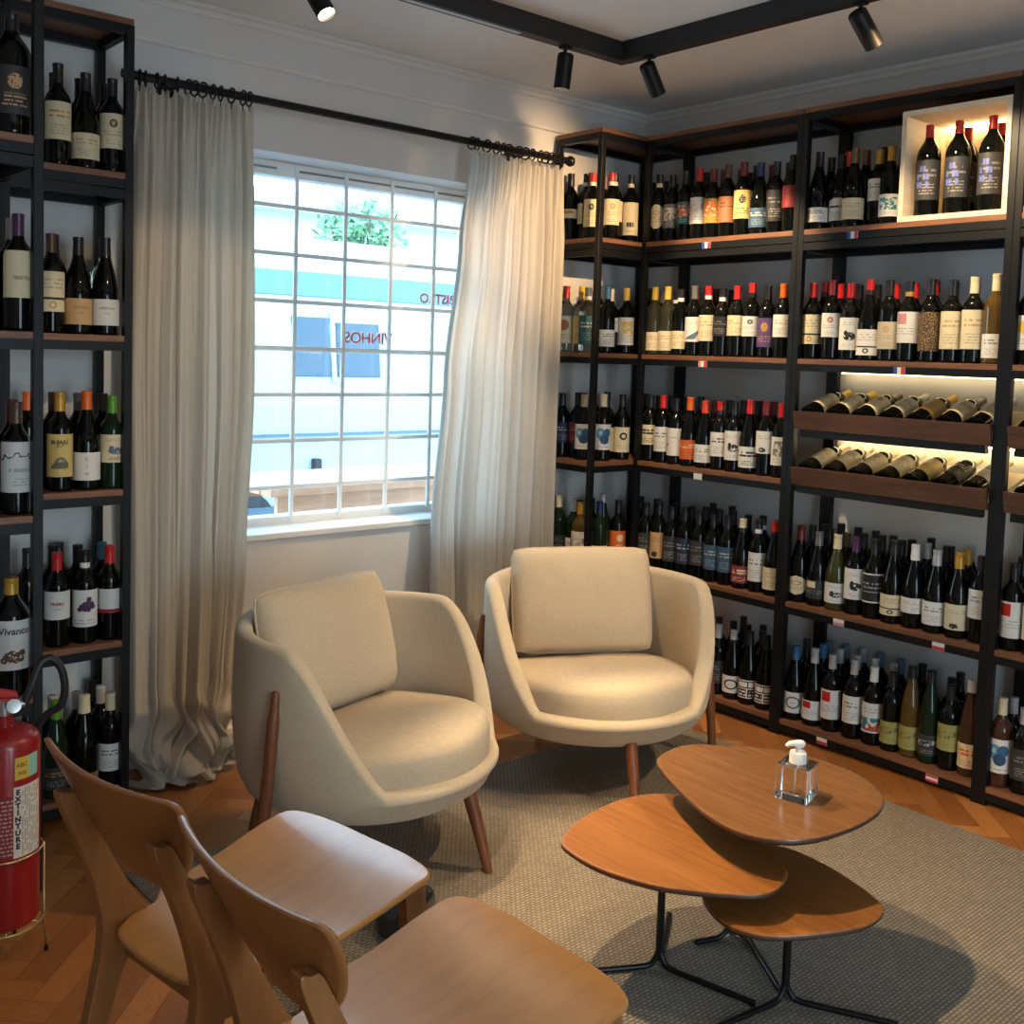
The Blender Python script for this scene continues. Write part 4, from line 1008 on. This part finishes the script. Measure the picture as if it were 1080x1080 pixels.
# ------------------------------------------------------------------ armchairs
DARKW = LEGW
def armchair(loc, rz, label, crz=0, cdx=0):
    e = empty('armchair', (*loc, RZ), rz); tag(e, label, 'armchair', 'cream armchairs')
    # shell: one continuous tub, high at the back (+Y), sweeping down to a low lip at the front (-Y)
    NT = 96; vs = []; fs = []
    RX, RY = .415, .394
    def rim(th):
        d = abs((th+math.pi) % (2*math.pi)-math.pi)         # 0 at the back
        return .700-.014*smooth(d/R(62))-.424*smooth((d-R(88))/R(58))
    rings = []
    for i in range(NT):
        th = 2*math.pi*i/NT; c, s = math.sin(th), math.cos(th)
        d = abs((th+math.pi) % (2*math.pi)-math.pi)
        zr = rim(th); T = .052+.012*smooth((d-R(90))/R(60))
        def P(f, z, q=0): return ((RX*f-q)*c, (RY*f-q)*s, z)
        zb = .185
        col = [P(.0, zb), P(.45, zb), P(.70, zb+.004), P(.82, zb+.018), P(.91, zb+.045), P(.965, zb+.09)]
        h = zr-.275
        hh = max(zr-.02, zb+.10)
        for k in range(1, 6): z = zb+.09+(hh-zb-.09)*k/5; col.append(P(.965+.045*smooth((z-zb)/.30)-.02*smooth((z-.42)/.3), z))
        f = .965+.045*smooth((hh-zb)/.30)-.02*smooth((hh-.42)/.3)
        for k in range(1, 6): a = math.pi*k/6; col.append(P(f, hh+.022*math.sin(a), T/2*(1-math.cos(a))))
        zi = .262
        for k in range(0, 5): z = hh+(min(zi, hh-.002)-hh)*k/4; col.append(P(f-.02*k/4, z, T))
        col.append(P(.5, zi-.004)); col.append(P(.0, zi-.004))
        rings.append(col)
    K = len(rings[0])
    for r in rings: vs += r
    for i in range(NT):
        for k in range(K-1): a = i*K+k; b_ = ((i+1) % NT)*K+k; fs.append((a, b_, b_+1, a+1))
    MB().add(vs, fs).build('shell', LINEN, e, smooth=True)
    # seat cushion, round front
    vs = []; fs = []; NT = 80; prof = [(0, .262), (.6, .262), (.93, .264), (.985, .276), (1.0, .300), (1.008, .345), (1.0, .378), (.975, .398), (.93, .410), (.8, .420), (.5, .428), (.2, .431), (0, .431)]
    for i in range(NT):
        th = 2*math.pi*i/NT; cx, cy = math.sin(th), -math.cos(th)
        ex = 2.5; q = (abs(cx)**ex+abs(cy)**ex)**(-1/ex) if cy > 0 else 1
        for f, z in prof: vs.append((.344*f*cx*min(q, 1.08), -.012+.350*f*cy*(q if cy < 0 else min(q*.9, .93)), z+.006*math.sin(3*th)*f*(z > .39)-.055*(max(-.3, .350*f*cy)+.3)/.6*smooth((z-.262)/.12)))
    K = len(prof)
    for i in range(NT):
        for k in range(K-1): a = i*K+k; b_ = ((i+1) % NT)*K+k; fs.append((a, b_, b_+1, a+1))
    MB().add(vs, fs).build('seat_cushion', LINEN, e, smooth=True)
    # loose back cushion leaning on the shell
    M_ = 30; W, H, T = .525, .375, .15; vs = []; fs = []; top = Matrix.Rotation(crz, 4, 'Z') @ Matrix.Translation((cdx, .135, .400)) @ Matrix.Rotation(R(-15), 4, 'X')
    for sd in (1, -1):
        o = len(vs)
        for j in range(M_+1):
            for i in range(M_+1):
                u = 2*i/M_-1; v_ = 2*j/M_-1
                t = (max(0, 1-abs(u)**3.0)*max(0, 1-abs(v_)**3.0))**.45
                cr = max(0, abs(u)-.8)*max(0, abs(v_)-.8)*.7
                x = W/2*u*(1+.02*(1-v_*v_)-cr) ; z = H/2+H/2*v_*(1+.035*(1-u*u)-cr)
                wr = .003*math.sin(14*u+5*v_)*(v_ > .3)*(1-abs(v_))
                vs.append(top @ Vector((x, sd*(T/2*t*(1-.12*v_)+.004)+wr, z)))
        for j in range(M_):
            for i in range(M_): a = o+j*(M_+1)+i; fs.append((a, a+1, a+M_+2, a+M_+1) if sd < 0 else (a, a+M_+1, a+M_+2, a+1))
    o2 = (M_+1)**2
    ed = [i for i in range(M_+1)]+[(j+1)*(M_+1)-1 for j in range(1, M_+1)]+[M_*(M_+1)+i for i in range(M_-1, -1, -1)]+[j*(M_+1) for j in range(M_-1, 0, -1)]
    for a, b_ in zip(ed, ed[1:]+ed[:1]): fs.append((a, b_, b_+o2, a+o2))
    bc = MB().add(vs, fs).build('back_cushion', LINEN, e, smooth=True)
    pts = [vs[a]*.5+vs[a+o2]*.5 for a in ed]; MB().tube(pts+[pts[0]], .0045, 6, caps=False).build('piping', LINEN, bc, smooth=True)
    # legs: two outside the shell, one front, one rear
    for sx in (-1, 1):
        MB().tube(cr_open([(sx*.418, .004, .575), (sx*.424, .006, .50), (sx*.440, .012, .30), (sx*.456, .018, .15), (sx*.472, .024, 0)], 4), [.009]*1+[.0125]*3+[.0165]*4+[.018]*4+[.016]*3+[.0135]*2, 14).build('leg', LEGW, e, smooth=True, auto=50)
    MB().tube([(.028, -.335, .225), (.032, -.370, .12), (.036, -.405, 0)], [.021, .019, .0135], 14).build('leg', LEGW, e, smooth=True, auto=50)
    MB().tube([(-.10, .29, .215), (-.115, .32, .12), (-.13, .345, 0)], [.021, .019, .0135], 14).build('leg', LEGW, e, smooth=True, auto=50)
    return e
armchair((1.748, 2.633), R(20), 'cream upholstered tub armchair below the window, beside the left curtain', R(-6))
armchair((2.712, 2.632), R(-29.5), 'cream upholstered tub armchair in front of the corner shelves', 0, -.012)

# ------------------------------------------------------------------ wooden chairs
def chair(loc, rz, label):
    e = empty('wooden_chair', (*loc, 0), rz); tag(e, label, 'chair', 'wooden chairs')
    # seat: dished plywood sheet, front edge rolling down
    NX, NY = 22, 22; t = .014
    outl = cr_closed([(.236,0),(.233,.12),(.207,.205),(.15,.222),(0,.212),(-.13,.198),(-.185,.150),(-.25,.134),(-.287,.09),(-.287,-.09),(-.25,-.134),(-.185,-.150),(-.13,-.198),(0,-.212),(.15,-.222),(.207,-.205),(.233,-.12)], 5)
    def zs(x, y): return .474+.125*(x-.2)+.10*y*y*.9-.012*math.exp(-((x+.03)/.14)**2)-.016*smooth((x-.15)/.12)+.012*smooth((-x-.12)/.12)
    vs = []; fs = []; n_ = len(outl); RG = 10
    for sd in (0, 1):
        for r_ in range(RG+1):
            for p in outl: f = r_/RG; f = f**.8; x, y = p[0]*f, p[1]*f; vs.append((x, y, zs(x, y)-t*sd))
    S = (RG+1)*n_
    for sd in (0, 1):
        for r_ in range(RG):
            for i in range(n_): a = sd*S+r_*n_+i; b_ = sd*S+r_*n_+(i+1) % n_; q = (a, b_, b_+n_, a+n_); fs.append(q if sd else q[::-1])
    for i in range(n_): a = RG*n_+i; b_ = RG*n_+(i+1) % n_; fs.append((a, b_, b_+S, a+S))
    MB().add(vs, fs).build('seat', CHAIRW, e, smooth=True, auto=40, bevel=.004)
    # backrest: wide bent panel, straight top with rounded shoulders, U-shaped lower edge
    ol = [(-.212,.772),(-.200,.789),(-.15,.789),(0,.785),(.15,.789),(.200,.789),(.212,.772),(.202,.725),(.176,.672),(.135,.622),(.082,.585),(0,.570),(-.082,.585),(-.135,.622),(-.176,.672),(-.202,.725)]
    ol = cr_closed([(a, b_, 0) for a, b_ in ol], 5); t = .013
    def xb(y, z): return -.314-.50*(z-.6)+.75*y*y
    vs = []; fs = []; n_ = len(ol); RG = 8; cy, cz = 0, .70
    for sd in (0, 1):
        for r_ in range(RG+1):
            for p in ol: f = r_/RG; y = p[0]*f; z = cz+(p[1]-cz)*f; vs.append((xb(y, z)+t*sd, y, z))
    S = (RG+1)*n_
    for sd in (0, 1):
        for r_ in range(RG):
            for i in range(n_): a = sd*S+r_*n_+i; b_ = sd*S+r_*n_+(i+1) % n_; q = (a, b_, b_+n_, a+n_); fs.append(q[::-1] if sd else q)
    for i in range(n_): a = RG*n_+i; b_ = RG*n_+(i+1) % n_; fs.append((a, b_, b_+S, a+S))
    MB().add(vs, fs).build('backrest', CHAIR_SHADED, e, smooth=True, auto=40, bevel=.0045)
    # legs cut from plank: rear ones rise to carry the backrest
    def plank(name, side, y0, y1, mat, bev=.006):
        ol = cr_closed([(a, b_, 0) for a, b_ in side], 4); k = len(ol); vs = [(p[0], y0, p[1]) for p in ol]+[(p[0], y1, p[1]) for p in ol]
        fs = [(i, (i+1) % k, k+(i+1) % k, k+i) for i in range(k)]+[tuple(range(k)), tuple(range(2*k-1, k-1, -1))]
        return MB().add(vs, fs).build(name, mat, e, smooth=True, auto=35, bevel=bev, bseg=3)
    rear = [(-.378,.696),(-.360,.702),(-.343,.694),(-.307,.62),(-.262,.53),(-.222,.455),(-.205,.425),(-.222,.39),(-.262,.31),(-.325,.10),(-.352,.012),(-.365,.002),(-.388,.002),(-.392,.014),(-.36,.12),(-.315,.30),(-.297,.40),(-.302,.47),(-.330,.57)]
    for sy in (-1, 1): plank('leg', rear, sy*.150-.013, sy*.150+.013, CHAIR_SHADED)
    front = [(.168,.451),(.218,.451),(.228,.40),(.226,.20),(.224,.012),(.218,.002),(.203,.002),(.198,.012),(.19,.20),(.175,.38)]
    for sy in (-1, 1): plank('leg', front, sy*.165-.012, sy*.165+.012, CHAIR_SHADED)
    m = MB()
    for sy in (-1, 1): m.add([(-.235, sy*.15-.009, .355), (.19, sy*.15-.009, .41), (.19, sy*.15+.009, .41), (-.235, sy*.15+.009, .355), (-.235, sy*.15-.009, .396), (.19, sy*.15-.009, .450), (.19, sy*.15+.009, .450), (-.235, sy*.15+.009, .396)], [(0,3,2,1),(4,5,6,7),(0,1,5,4),(1,2,6,5),(2,3,7,6),(3,0,4,7)])
    m.box((.175, -.156, .41), (.193, .156, .45)); m.box((-.25, -.141, .355), (-.232, .141, .396)); m.build('seat_rail', CHAIR_SHADED, e, bevel=.003)
    return e
chair((.997, 1.805), R(9.5), 'light wooden chair next to the fire extinguisher')
chair((1.032, 1.308), R(1.5), 'light wooden chair at the bottom edge, nearer than the other one')

cs = empty('case', (1.555, 2.16, RZ), R(30)); tag(cs, 'small glossy black case on the rug, half hidden behind the nearer wooden chair', 'case')
m = MB(); m.box((-.09, -.06, 0), (.09, .06, .10)); m.build('case_body', plain('gloss_black', (.01, .01, .013), .12, coat=.5), cs, bevel=.04, bseg=5, smooth=True, auto=60)
# ------------------------------------------------------------------ nesting tables
def table(outline, zt, col, feet, mat, label, fl=.25):
    e = empty('side_table', (*col, RZ)); tag(e, label, 'table'); L = lambda p: (p[0]-col[0], p[1]-col[1])
    ol = cr_closed([(*L(p), 0) for p in outline], 8); n_ = len(ol); cx = sum(p.x for p in ol)/n_; cy = sum(p.y for p in ol)/n_
    lay = [(0, 0), (.6, 0), (-.010, 0), (-.0065, 0), (-.0015, -.0015), (0, -.004), (0, -.011), (-.012, -.0205), (.6, -.0205), (0, -.0205)]
    vs = []; fs = []
    for k, (off, dz) in enumerate(lay):
        for i, p in enumerate(ol):
            tn = (ol[(i+1) % n_]-ol[i-1]).normalized(); nr = Vector((tn.y, -tn.x, 0))
            if nr.dot(p-Vector((cx, cy, 0))) < 0: nr = -nr
            if k in (0, len(lay)-1): q = Vector((cx, cy, 0))
            elif off == .6: q = Vector((cx, cy, 0))+(p-Vector((cx, cy, 0)))*.6
            else: q = p+nr*off
            vs.append((q.x, q.y, zt-RZ+dz))
    mi = []
    m = MB()
    for k in range(len(lay)-1):
        for i in range(n_): fs.append((k*n_+i, k*n_+(i+1) % n_, (k+1)*n_+(i+1) % n_, (k+1)*n_+i)); mi.append(1 if k >= 5 else 0)
    m.add(vs, fs); m.mi = mi; m.build('tabletop', [mat, TABE], e, smooth=True, auto=35)
    zb = zt-RZ-.0205
    m = MB(); m.tube([(0, 0, .03), (0, 0, zb)], .0095, 12); m.lathe([(.045, zb-.004), (.045, zb)], 20); m.build('column', BLKG, e, smooth=True, auto=40)
    for a in feet:
        c, s = math.cos(R(a)), math.sin(R(a))
        MB().tube(cr_open([(0.0*c, 0.0*s, .05), (.012*c, .012*s, .022), (.035*c, .035*s, .0085), (fl*.5*c, fl*.5*s, .0075), (fl*c, fl*s, .0075)], 4), .0072, 8).build('foot', BLKG, e, smooth=True, auto=50)
    return e
T1 = [(2.083,1.79),(2.158,1.817),(2.239,1.813),(2.314,1.755),(2.396,1.665),(2.441,1.551),(2.435,1.412),(2.371,1.313),(2.284,1.266),(2.172,1.253),(2.06,1.264),(1.982,1.295),(1.934,1.344),(1.913,1.409),(1.93,1.507),(1.984,1.629),(2.035,1.725)]
T2 = [(1.718,1.762),(1.814,1.809),(1.953,1.835),(2.071,1.821),(2.145,1.765),(2.165,1.68),(2.14,1.56),(2.09,1.44),(2.045,1.365),(2.001,1.324),(1.928,1.303),(1.875,1.317),(1.829,1.357),(1.79,1.40),(1.73,1.48),(1.689,1.6),(1.69,1.705)]
T3 = [(2.255,1.46),(2.248,1.37),(2.228,1.29),(2.203,1.225),(2.165,1.178),(2.083,1.166),(2.005,1.192),(1.906,1.244),(1.855,1.290),(1.835,1.345),(1.842,1.395),(1.88,1.46),(1.96,1.53),(2.07,1.575),(2.18,1.57),(2.235,1.525)]
table(T1, .455, (2.195, 1.615), (40, 160, 340), TABA, 'highest and largest of the nested tables, dark wood, with the sanitizer bottle', .10)
table(T2, .355, (1.948, 1.640), (151, 284, 35), TABB, 'middle-height nested table with orange-brown top, left of the others')
table(T3, .285, (2.080, 1.366), (172, 299, 56), TABB, 'lowest and smallest of the nested tables, at the right front')

# ------------------------------------------------------------------ sanitizer bottle
sg = glass('gel_clear', (.93, .94, .90), 1.0, .03); wp = plain('pump_white', (.78, .77, .72), .35)
sb = empty('sanitizer_bottle', (2.178, 1.428, .4553), R(13)); tag(sb, 'clear square sanitizer bottle with a white pump on the highest table', 'bottle')
m = MB(); m.box((-.040, -.040, 0), (.040, .040, .086)); m.lathe([(.018, .0825), (.018, .092)], 20); m.build('bottle_body', sg, sb, smooth=True, auto=40, bevel=.007, bseg=4)
m = MB(); m.lathe([(.0205, .086), (.0205, .109), (.019, .112), (.0, .112)], 24); m.build('collar', wp, sb, smooth=True, auto=40)
m = MB(); m.lathe([(.007, .112), (.007, .128)], 12); m.tube(cr_open([(.009, -.009, .1285), (.003, -.003, .132), (-.008, .008, .133), (-.017, .017, .1315), (-.022, .022, .1265)], 4), [.008, .0088, .009, .009, .0088, .0084, .008, .0075, .007, .0066, .0062, .006, .0056, .0052, .0048, .0044, .004], 10)
m.build('pump_head', wp, sb, smooth=True, auto=50)
MB().tube([(0, 0, .112), (.004, 0, .05), (.010, .003, .012)], .0028, 8).build('dip_tube', wp, sb, smooth=True)

# ------------------------------------------------------------------ fire extinguisher on a wire stand
FX, FY = .722, 2.665; FR = .088
redp = plain('extinguisher_red', (.27, .006, .008), .3, coat=.2); brass = plain('wire_brass', (.55, .42, .2), .3, .9); chrome = plain('steel', (.5, .5, .5), .25, .9)
fx = empty('fire_extinguisher', (FX, FY, 0), R(258)); tag(fx, 'red fire extinguisher at the left edge of the photo, held in a wire stand', 'fire extinguisher'); fx.scale = (.92, .92, .92)
Z0 = .105
MB().lathe([(0, Z0), (FR-.008, Z0), (FR-.002, Z0+.006), (FR, Z0+.016), (FR, Z0+.480), (FR-.005, Z0+.496), (FR-.020, Z0+.508), (FR-.05, Z0+.515), (.022, Z0+.518), (.022, Z0+.55), (0, Z0+.55)], 48).build('cylinder', redp, fx, smooth=True, auto=45)
m = MB(); m.lathe([(.019, Z0+.55), (.019, Z0+.585), (.012, Z0+.59), (0, Z0+.59)], 18); m.tube([(0, 0, Z0+.57), (.0, .035, Z0+.572), (0, .05, Z0+.572)], .011, 10); m.build('valve', chrome, fx, smooth=True, auto=40)
m = MB(); m.add([(-.012,-.055,Z0+.60),(.012,-.055,Z0+.60),(.012,.035,Z0+.592),(-.012,.035,Z0+.592),(-.012,-.06,Z0+.632),(.012,-.06,Z0+.632),(.012,.03,Z0+.606),(-.012,.03,Z0+.606)],[(0,3,2,1),(4,5,6,7),(0,1,5,4),(1,2,6,5),(2,3,7,6),(3,0,4,7)])
m.box((-.013, -.06, Z0+.585), (.013, .02, Z0+.594)); m.build('handle', plain('handle_red', (.5, .02, .015), .4), fx, bevel=.003)
m = MB(); m.lathe([(0,0),(.016,0),(.018,.004),(.018,.012),(.0,.013)], 18); g_ = m.build('gauge', chrome, fx, smooth=True, auto=40); g_.matrix_local = Matrix.Translation((.024, .022, Z0+.575)) @ Matrix.Rotation(R(70), 4, 'Y')
hz = cr_open([(0, .05, Z0+.572), (.0, .068, Z0+.62), (-.005, .088, Z0+.672), (-.01, .115, Z0+.682), (-.015, .140, Z0+.65), (-.02, .150, Z0+.595), (-.03, .140, Z0+.545), (-.05, .105, Z0+.515), (-.075, .06, Z0+.44), (-.1, .02, Z0+.36), (-.103, .0, Z0+.2)], 6)
MB().tube(hz, .0105, 10).build('hose', plain('hose_black', (.015, .015, .016), .45), fx, smooth=True, auto=50)
def wrapc(a0, a1, z0, z1, mat, nm, par, dr=.0008):
    m = MB(); k = 16; vs = []
    for i in range(k+1):
        a = R(a0+(a1-a0)*i/k)
        for z in (z0, z1): vs.append(((FR+dr)*math.cos(a), (FR+dr)*math.sin(a), Z0+z))
    m.add(vs, [(2*i, 2*i+2, 2*i+3, 2*i+1) for i in range(k)]); return m.build(nm, mat, par, smooth=True)
pw = plain('label_paper', (.62, .60, .55), .55); py = plain('label_yellow', (.62, .42, .06), .5); pg = plain('label_green', (.25, .5, .42), .5)
wrapc(14, 38, .40, .458, py, 'inspection_label', fx); wrapc(38, 60, .40, .458, pg, 'inspection_label', fx)
wrapc(-110, 12, .20, .36, plain('label_darkred', (.22, .02, .02), .5), 'instruction_panel', fx)
lb_ = wrapc(12, 66, .195, .382, pw, 'instruction_label', fx)
def cyl(txt, size, a, z, mat, vert=False, bold=0):
    def fn(c):
        x, y = (c.y, -c.x) if False else (c.x, c.y)
        r = FR+.0012+c.z; an = R(a)+x/r; return Vector((r*math.cos(an), r*math.sin(an), Z0+z+y))
    return text_obj('label_lettering', txt, size, mat, fx, fn, bold=bold)
for i, ch in enumerate('EXTINTURE'): cyl(ch, .0195, 19, .367-.0178*i, INK, bold=.001)
m = MB()
for i in range(9):
    a0 = 26+i*4.3; rr = FR+.0012
    for j in range(26):
        if random.random() < .25: continue
        z = .2+.0068*j; a, b_ = R(a0), R(a0+1.6); m.add([(rr*math.cos(a), rr*math.sin(a), Z0+z), (rr*math.cos(b_), rr*math.sin(b_), Z0+z), (rr*math.cos(b_), rr*math.sin(b_), Z0+z+.005), (rr*math.cos(a), rr*math.sin(a), Z0+z+.005)], [(0,1,2,3)])
m.build('small_print', INKS, fx)
m = MB(); rr = FR+.0012
for j in range(14):
    a = -100
    while a < 8:
        w = random.uniform(3, 9); z = .206+.0108*j; m.add([(rr*math.cos(R(a+q)), rr*math.sin(R(a+q)), Z0+z+dz) for q, dz in ((0,0),(w/2,0),(w,0),(w,.004),(w/2,.004),(0,.004))], [(0,1,2,3,4,5)]); a += w+2.5
m.build('small_print', plain('print_grey', (.45, .35, .33), .6), fx)
cyl('ABC', .016, 26, .437, INK); cyl('2022', .012, 26, .416, INK)
st = empty('extinguisher_stand', (FX, FY, 0), R(258)); tag(st, 'brass-coloured wire stand holding the red fire extinguisher', 'stand'); st.scale = (.92, .92, .92)
def ring(z, r, w=.003): MB().tube([(r*math.cos(a), r*math.sin(a), z) for a in [2*math.pi*k/40 for k in range(41)]], w, 8, caps=False).build('ring', brass, st, smooth=True)
ring(Z0+.19, FR+.006); ring(Z0-.004, FR+.007)
m = MB()
for a in (0, 60, 120): c, s = math.cos(R(a)), math.sin(R(a)); m.tube([(-(FR+.006)*c, -(FR+.006)*s, Z0-.0035), ((FR+.006)*c, (FR+.006)*s, Z0-.0035)], .0028, 6)
m.build('cross_wire', brass, st, smooth=True)
for a in (-18, 82, 162, 250):
    c, s = math.cos(R(a)), math.sin(R(a)); q = FR+.0095
    lg = MB().tube([(q*c, q*s, Z0+.195), (q*c, q*s, Z0-.02), ((q+.006)*c, (q+.006)*s, .012)], .0027, 8).build('leg', brass, st, smooth=True)
    MB().lathe([(.005, 0), (.005, .014), (0, .016)], 10, ((q+.006)*c, (q+.006)*s, 0)).build('foot_cap', BLK, lg, smooth=True, auto=40)

# ------------------------------------------------------------------ ceiling track and spot heads
tk = empty('track', (2.975, 2.875, ZC)); tag(tk, 'black L-shaped lighting track fixed to the ceiling', 'lighting track')
ZT = 2.618; m = MB(); OX = (2.975, 2.875, ZC)
def tb(a, b): m.box(tuple(p-q for p, q in zip(a, OX)), tuple(p-q for p, q in zip(b, OX)))
tb((1.2, 2.85, ZT), (3.0, 2.90, ZC-.0005)); tb((2.95, -.6, ZT), (3.0, 2.85, ZC-.0005)); tb((1.2, -.6, ZT), (1.25, 2.85, ZC-.0005)); tb((1.25, -.6, ZT), (2.95, -.55, ZC-.0005))
m.build('profile', plain('track_black', (.014, .014, .015), .55), tk, bevel=.002)
m = MB(); tb((1.30, 2.866, ZT-.0015), (2.46, 2.884, ZT+.001)); m.build('slot_cover', plain('cover_white', (.6, .6, .6), .5), tk)
def spot(x, y, d, label, energy=0, angle=42, blend=.5, on=True, vis=True, col=(1, .73, .43)):
    d = Vector(d).normalized(); e = empty('spotlight', (x, y, ZT)); tag(e, label, 'spotlight', 'spot heads on the ceiling track')
    MB().box((-.018, -.018, -.008), (.018, .018, -.0003)).build('adapter', BLK, e, bevel=.002)
    MB().tube([(0,0,-.006), (0,0,-.055)], .0062, 10).build('stem', BLK, e, smooth=True, auto=40)
    q = d.to_track_quat('-Z', 'Y').to_matrix().to_4x4(); T_ = Matrix.Translation((0, 0, -.05)) @ q
    m = MB(); m.lathe([(0, .026), (.024, .026), (.029, .021), (.030, .014), (.030, -.098), (.0275, -.098), (.0265, -.088), (.0, -.088)], 24)
    h = m.build('head', BLK, e, smooth=True, auto=40); h.matrix_local = T_
    l = MB().lathe([(0, -.0875), (.026, -.0875), (.026, -.089), (0, -.089)], 20).build('lens', LAMPON if on else LAMPOFF, e); l.matrix_local = T_
    if on and energy:
        ld = bpy.data.lights.new('spot_lamp', 'SPOT'); ld.energy = energy; ld.color = col; ld.spot_size = R(angle); ld.spot_blend = blend; ld.shadow_soft_size = .022
        lo = bpy.data.objects.new('spot_lamp', ld); C.objects.link(lo); lo.parent = e; lo.matrix_local = T_ @ Matrix.Translation((0, 0, -.094))
    return e
def aim(p, t): return (t[0]-p[0], t[1]-p[1], t[2]-(ZT-.05))
SPOTS = [
 (1.64, 2.875, (2.25, 1.35, .2), 'lit black spot head at the top left of the photo', 210, 52),
 (2.68, 2.875, (2.72, 3.22, .4), 'black spot head hanging straight down left of the track corner', 110, 62),
 (2.975, 2.735, (3.72, 2.75, 1.55), 'tilted black spot head right of the track corner', 110, 66),
 (2.975, 1.865, (3.75, 1.70, 1.75), 'tilted black spot head near the top right, above the tray unit', 80, 70),
]
for x, y, t, lab, en, an in SPOTS: spot(x, y, aim((x, y), t), lab, en, an)
# further heads of the same track, out of the picture
OFF = [(1.225, 1.95, (2.3, 1.5, .3), 230, 50), (2.975, .75, (3.12, 3.46, 2.08), 560, 28), (2.975, 1.25, (1.75, 2.45, .4), 110, 40), (1.225, 1.55, (1.5, 3.4, 1.35), 45, 34), (1.225, 1.2, (1.0, 1.6, .4), 30, 60), (2.975, .35, (2.75, 2.45, .4), 150, 30)]
for i, (x, y, t, en, an) in enumerate(OFF): spot(x, y, aim((x, y), t), blend=1.0 if i == 1 else .5, label=['spot head on the left track, aimed at the tables', 'spot head on the track, aimed at the right curtain', 'spot head on the track, aimed at the left armchair', 'spot head on the left track, aimed at the left curtain', 'spot head on the left track, aimed at the wooden chairs', 'spot head on the track, aimed at the right armchair'][i], energy=en, angle=an, col=(1, .64, .31) if i == 1 else (1, .73, .43))
# daylight
w = bpy.data.worlds.new('sky'); sc.world = w; w.use_nodes = True; n = w.node_tree; bg = n.nodes['Background']
tc = N(n, 'ShaderNodeTexCoord'); sx = N(n, 'ShaderNodeSeparateXYZ'); n.links.new(tc.outputs['Generated'], sx.inputs[0])
n.links.new(ramp(n, mth(n, 'ADD', mth(n, 'MULTIPLY', sx.outputs[2], .5), .5), [(.45, (.48, .62, .74)), (.52, (.72, .90, 1.0)), (1, (.38, .66, 1.0))]), bg.inputs['Color'])
bg.inputs['Strength'].default_value = 9.0
def portal(loc, rot, sx_, sy_):
    ld = bpy.data.lights.new('daylight_portal', 'AREA'); ld.shape = 'RECTANGLE'; ld.size = sx_; ld.size_y = sy_; ld.cycles.is_portal = True
    o = bpy.data.objects.new('daylight_portal', ld); C.objects.link(o); o.location = loc; o.rotation_euler = rot
portal(((OX0+OX1)/2, YW+.235, (OZ0+OZ1)/2), (R(-90), 0, 0), OX1-OX0, OZ1-OZ0)
portal((.95, YB_-.1, 1.14), (R(90), 0, 0), 1.5, 2.3)
vs_ = sc.view_settings; vs_.view_transform = 'Standard'; vs_.look = 'None'; vs_.exposure = 0.0; vs_.gamma = 1; vs_.use_curve_mapping = False
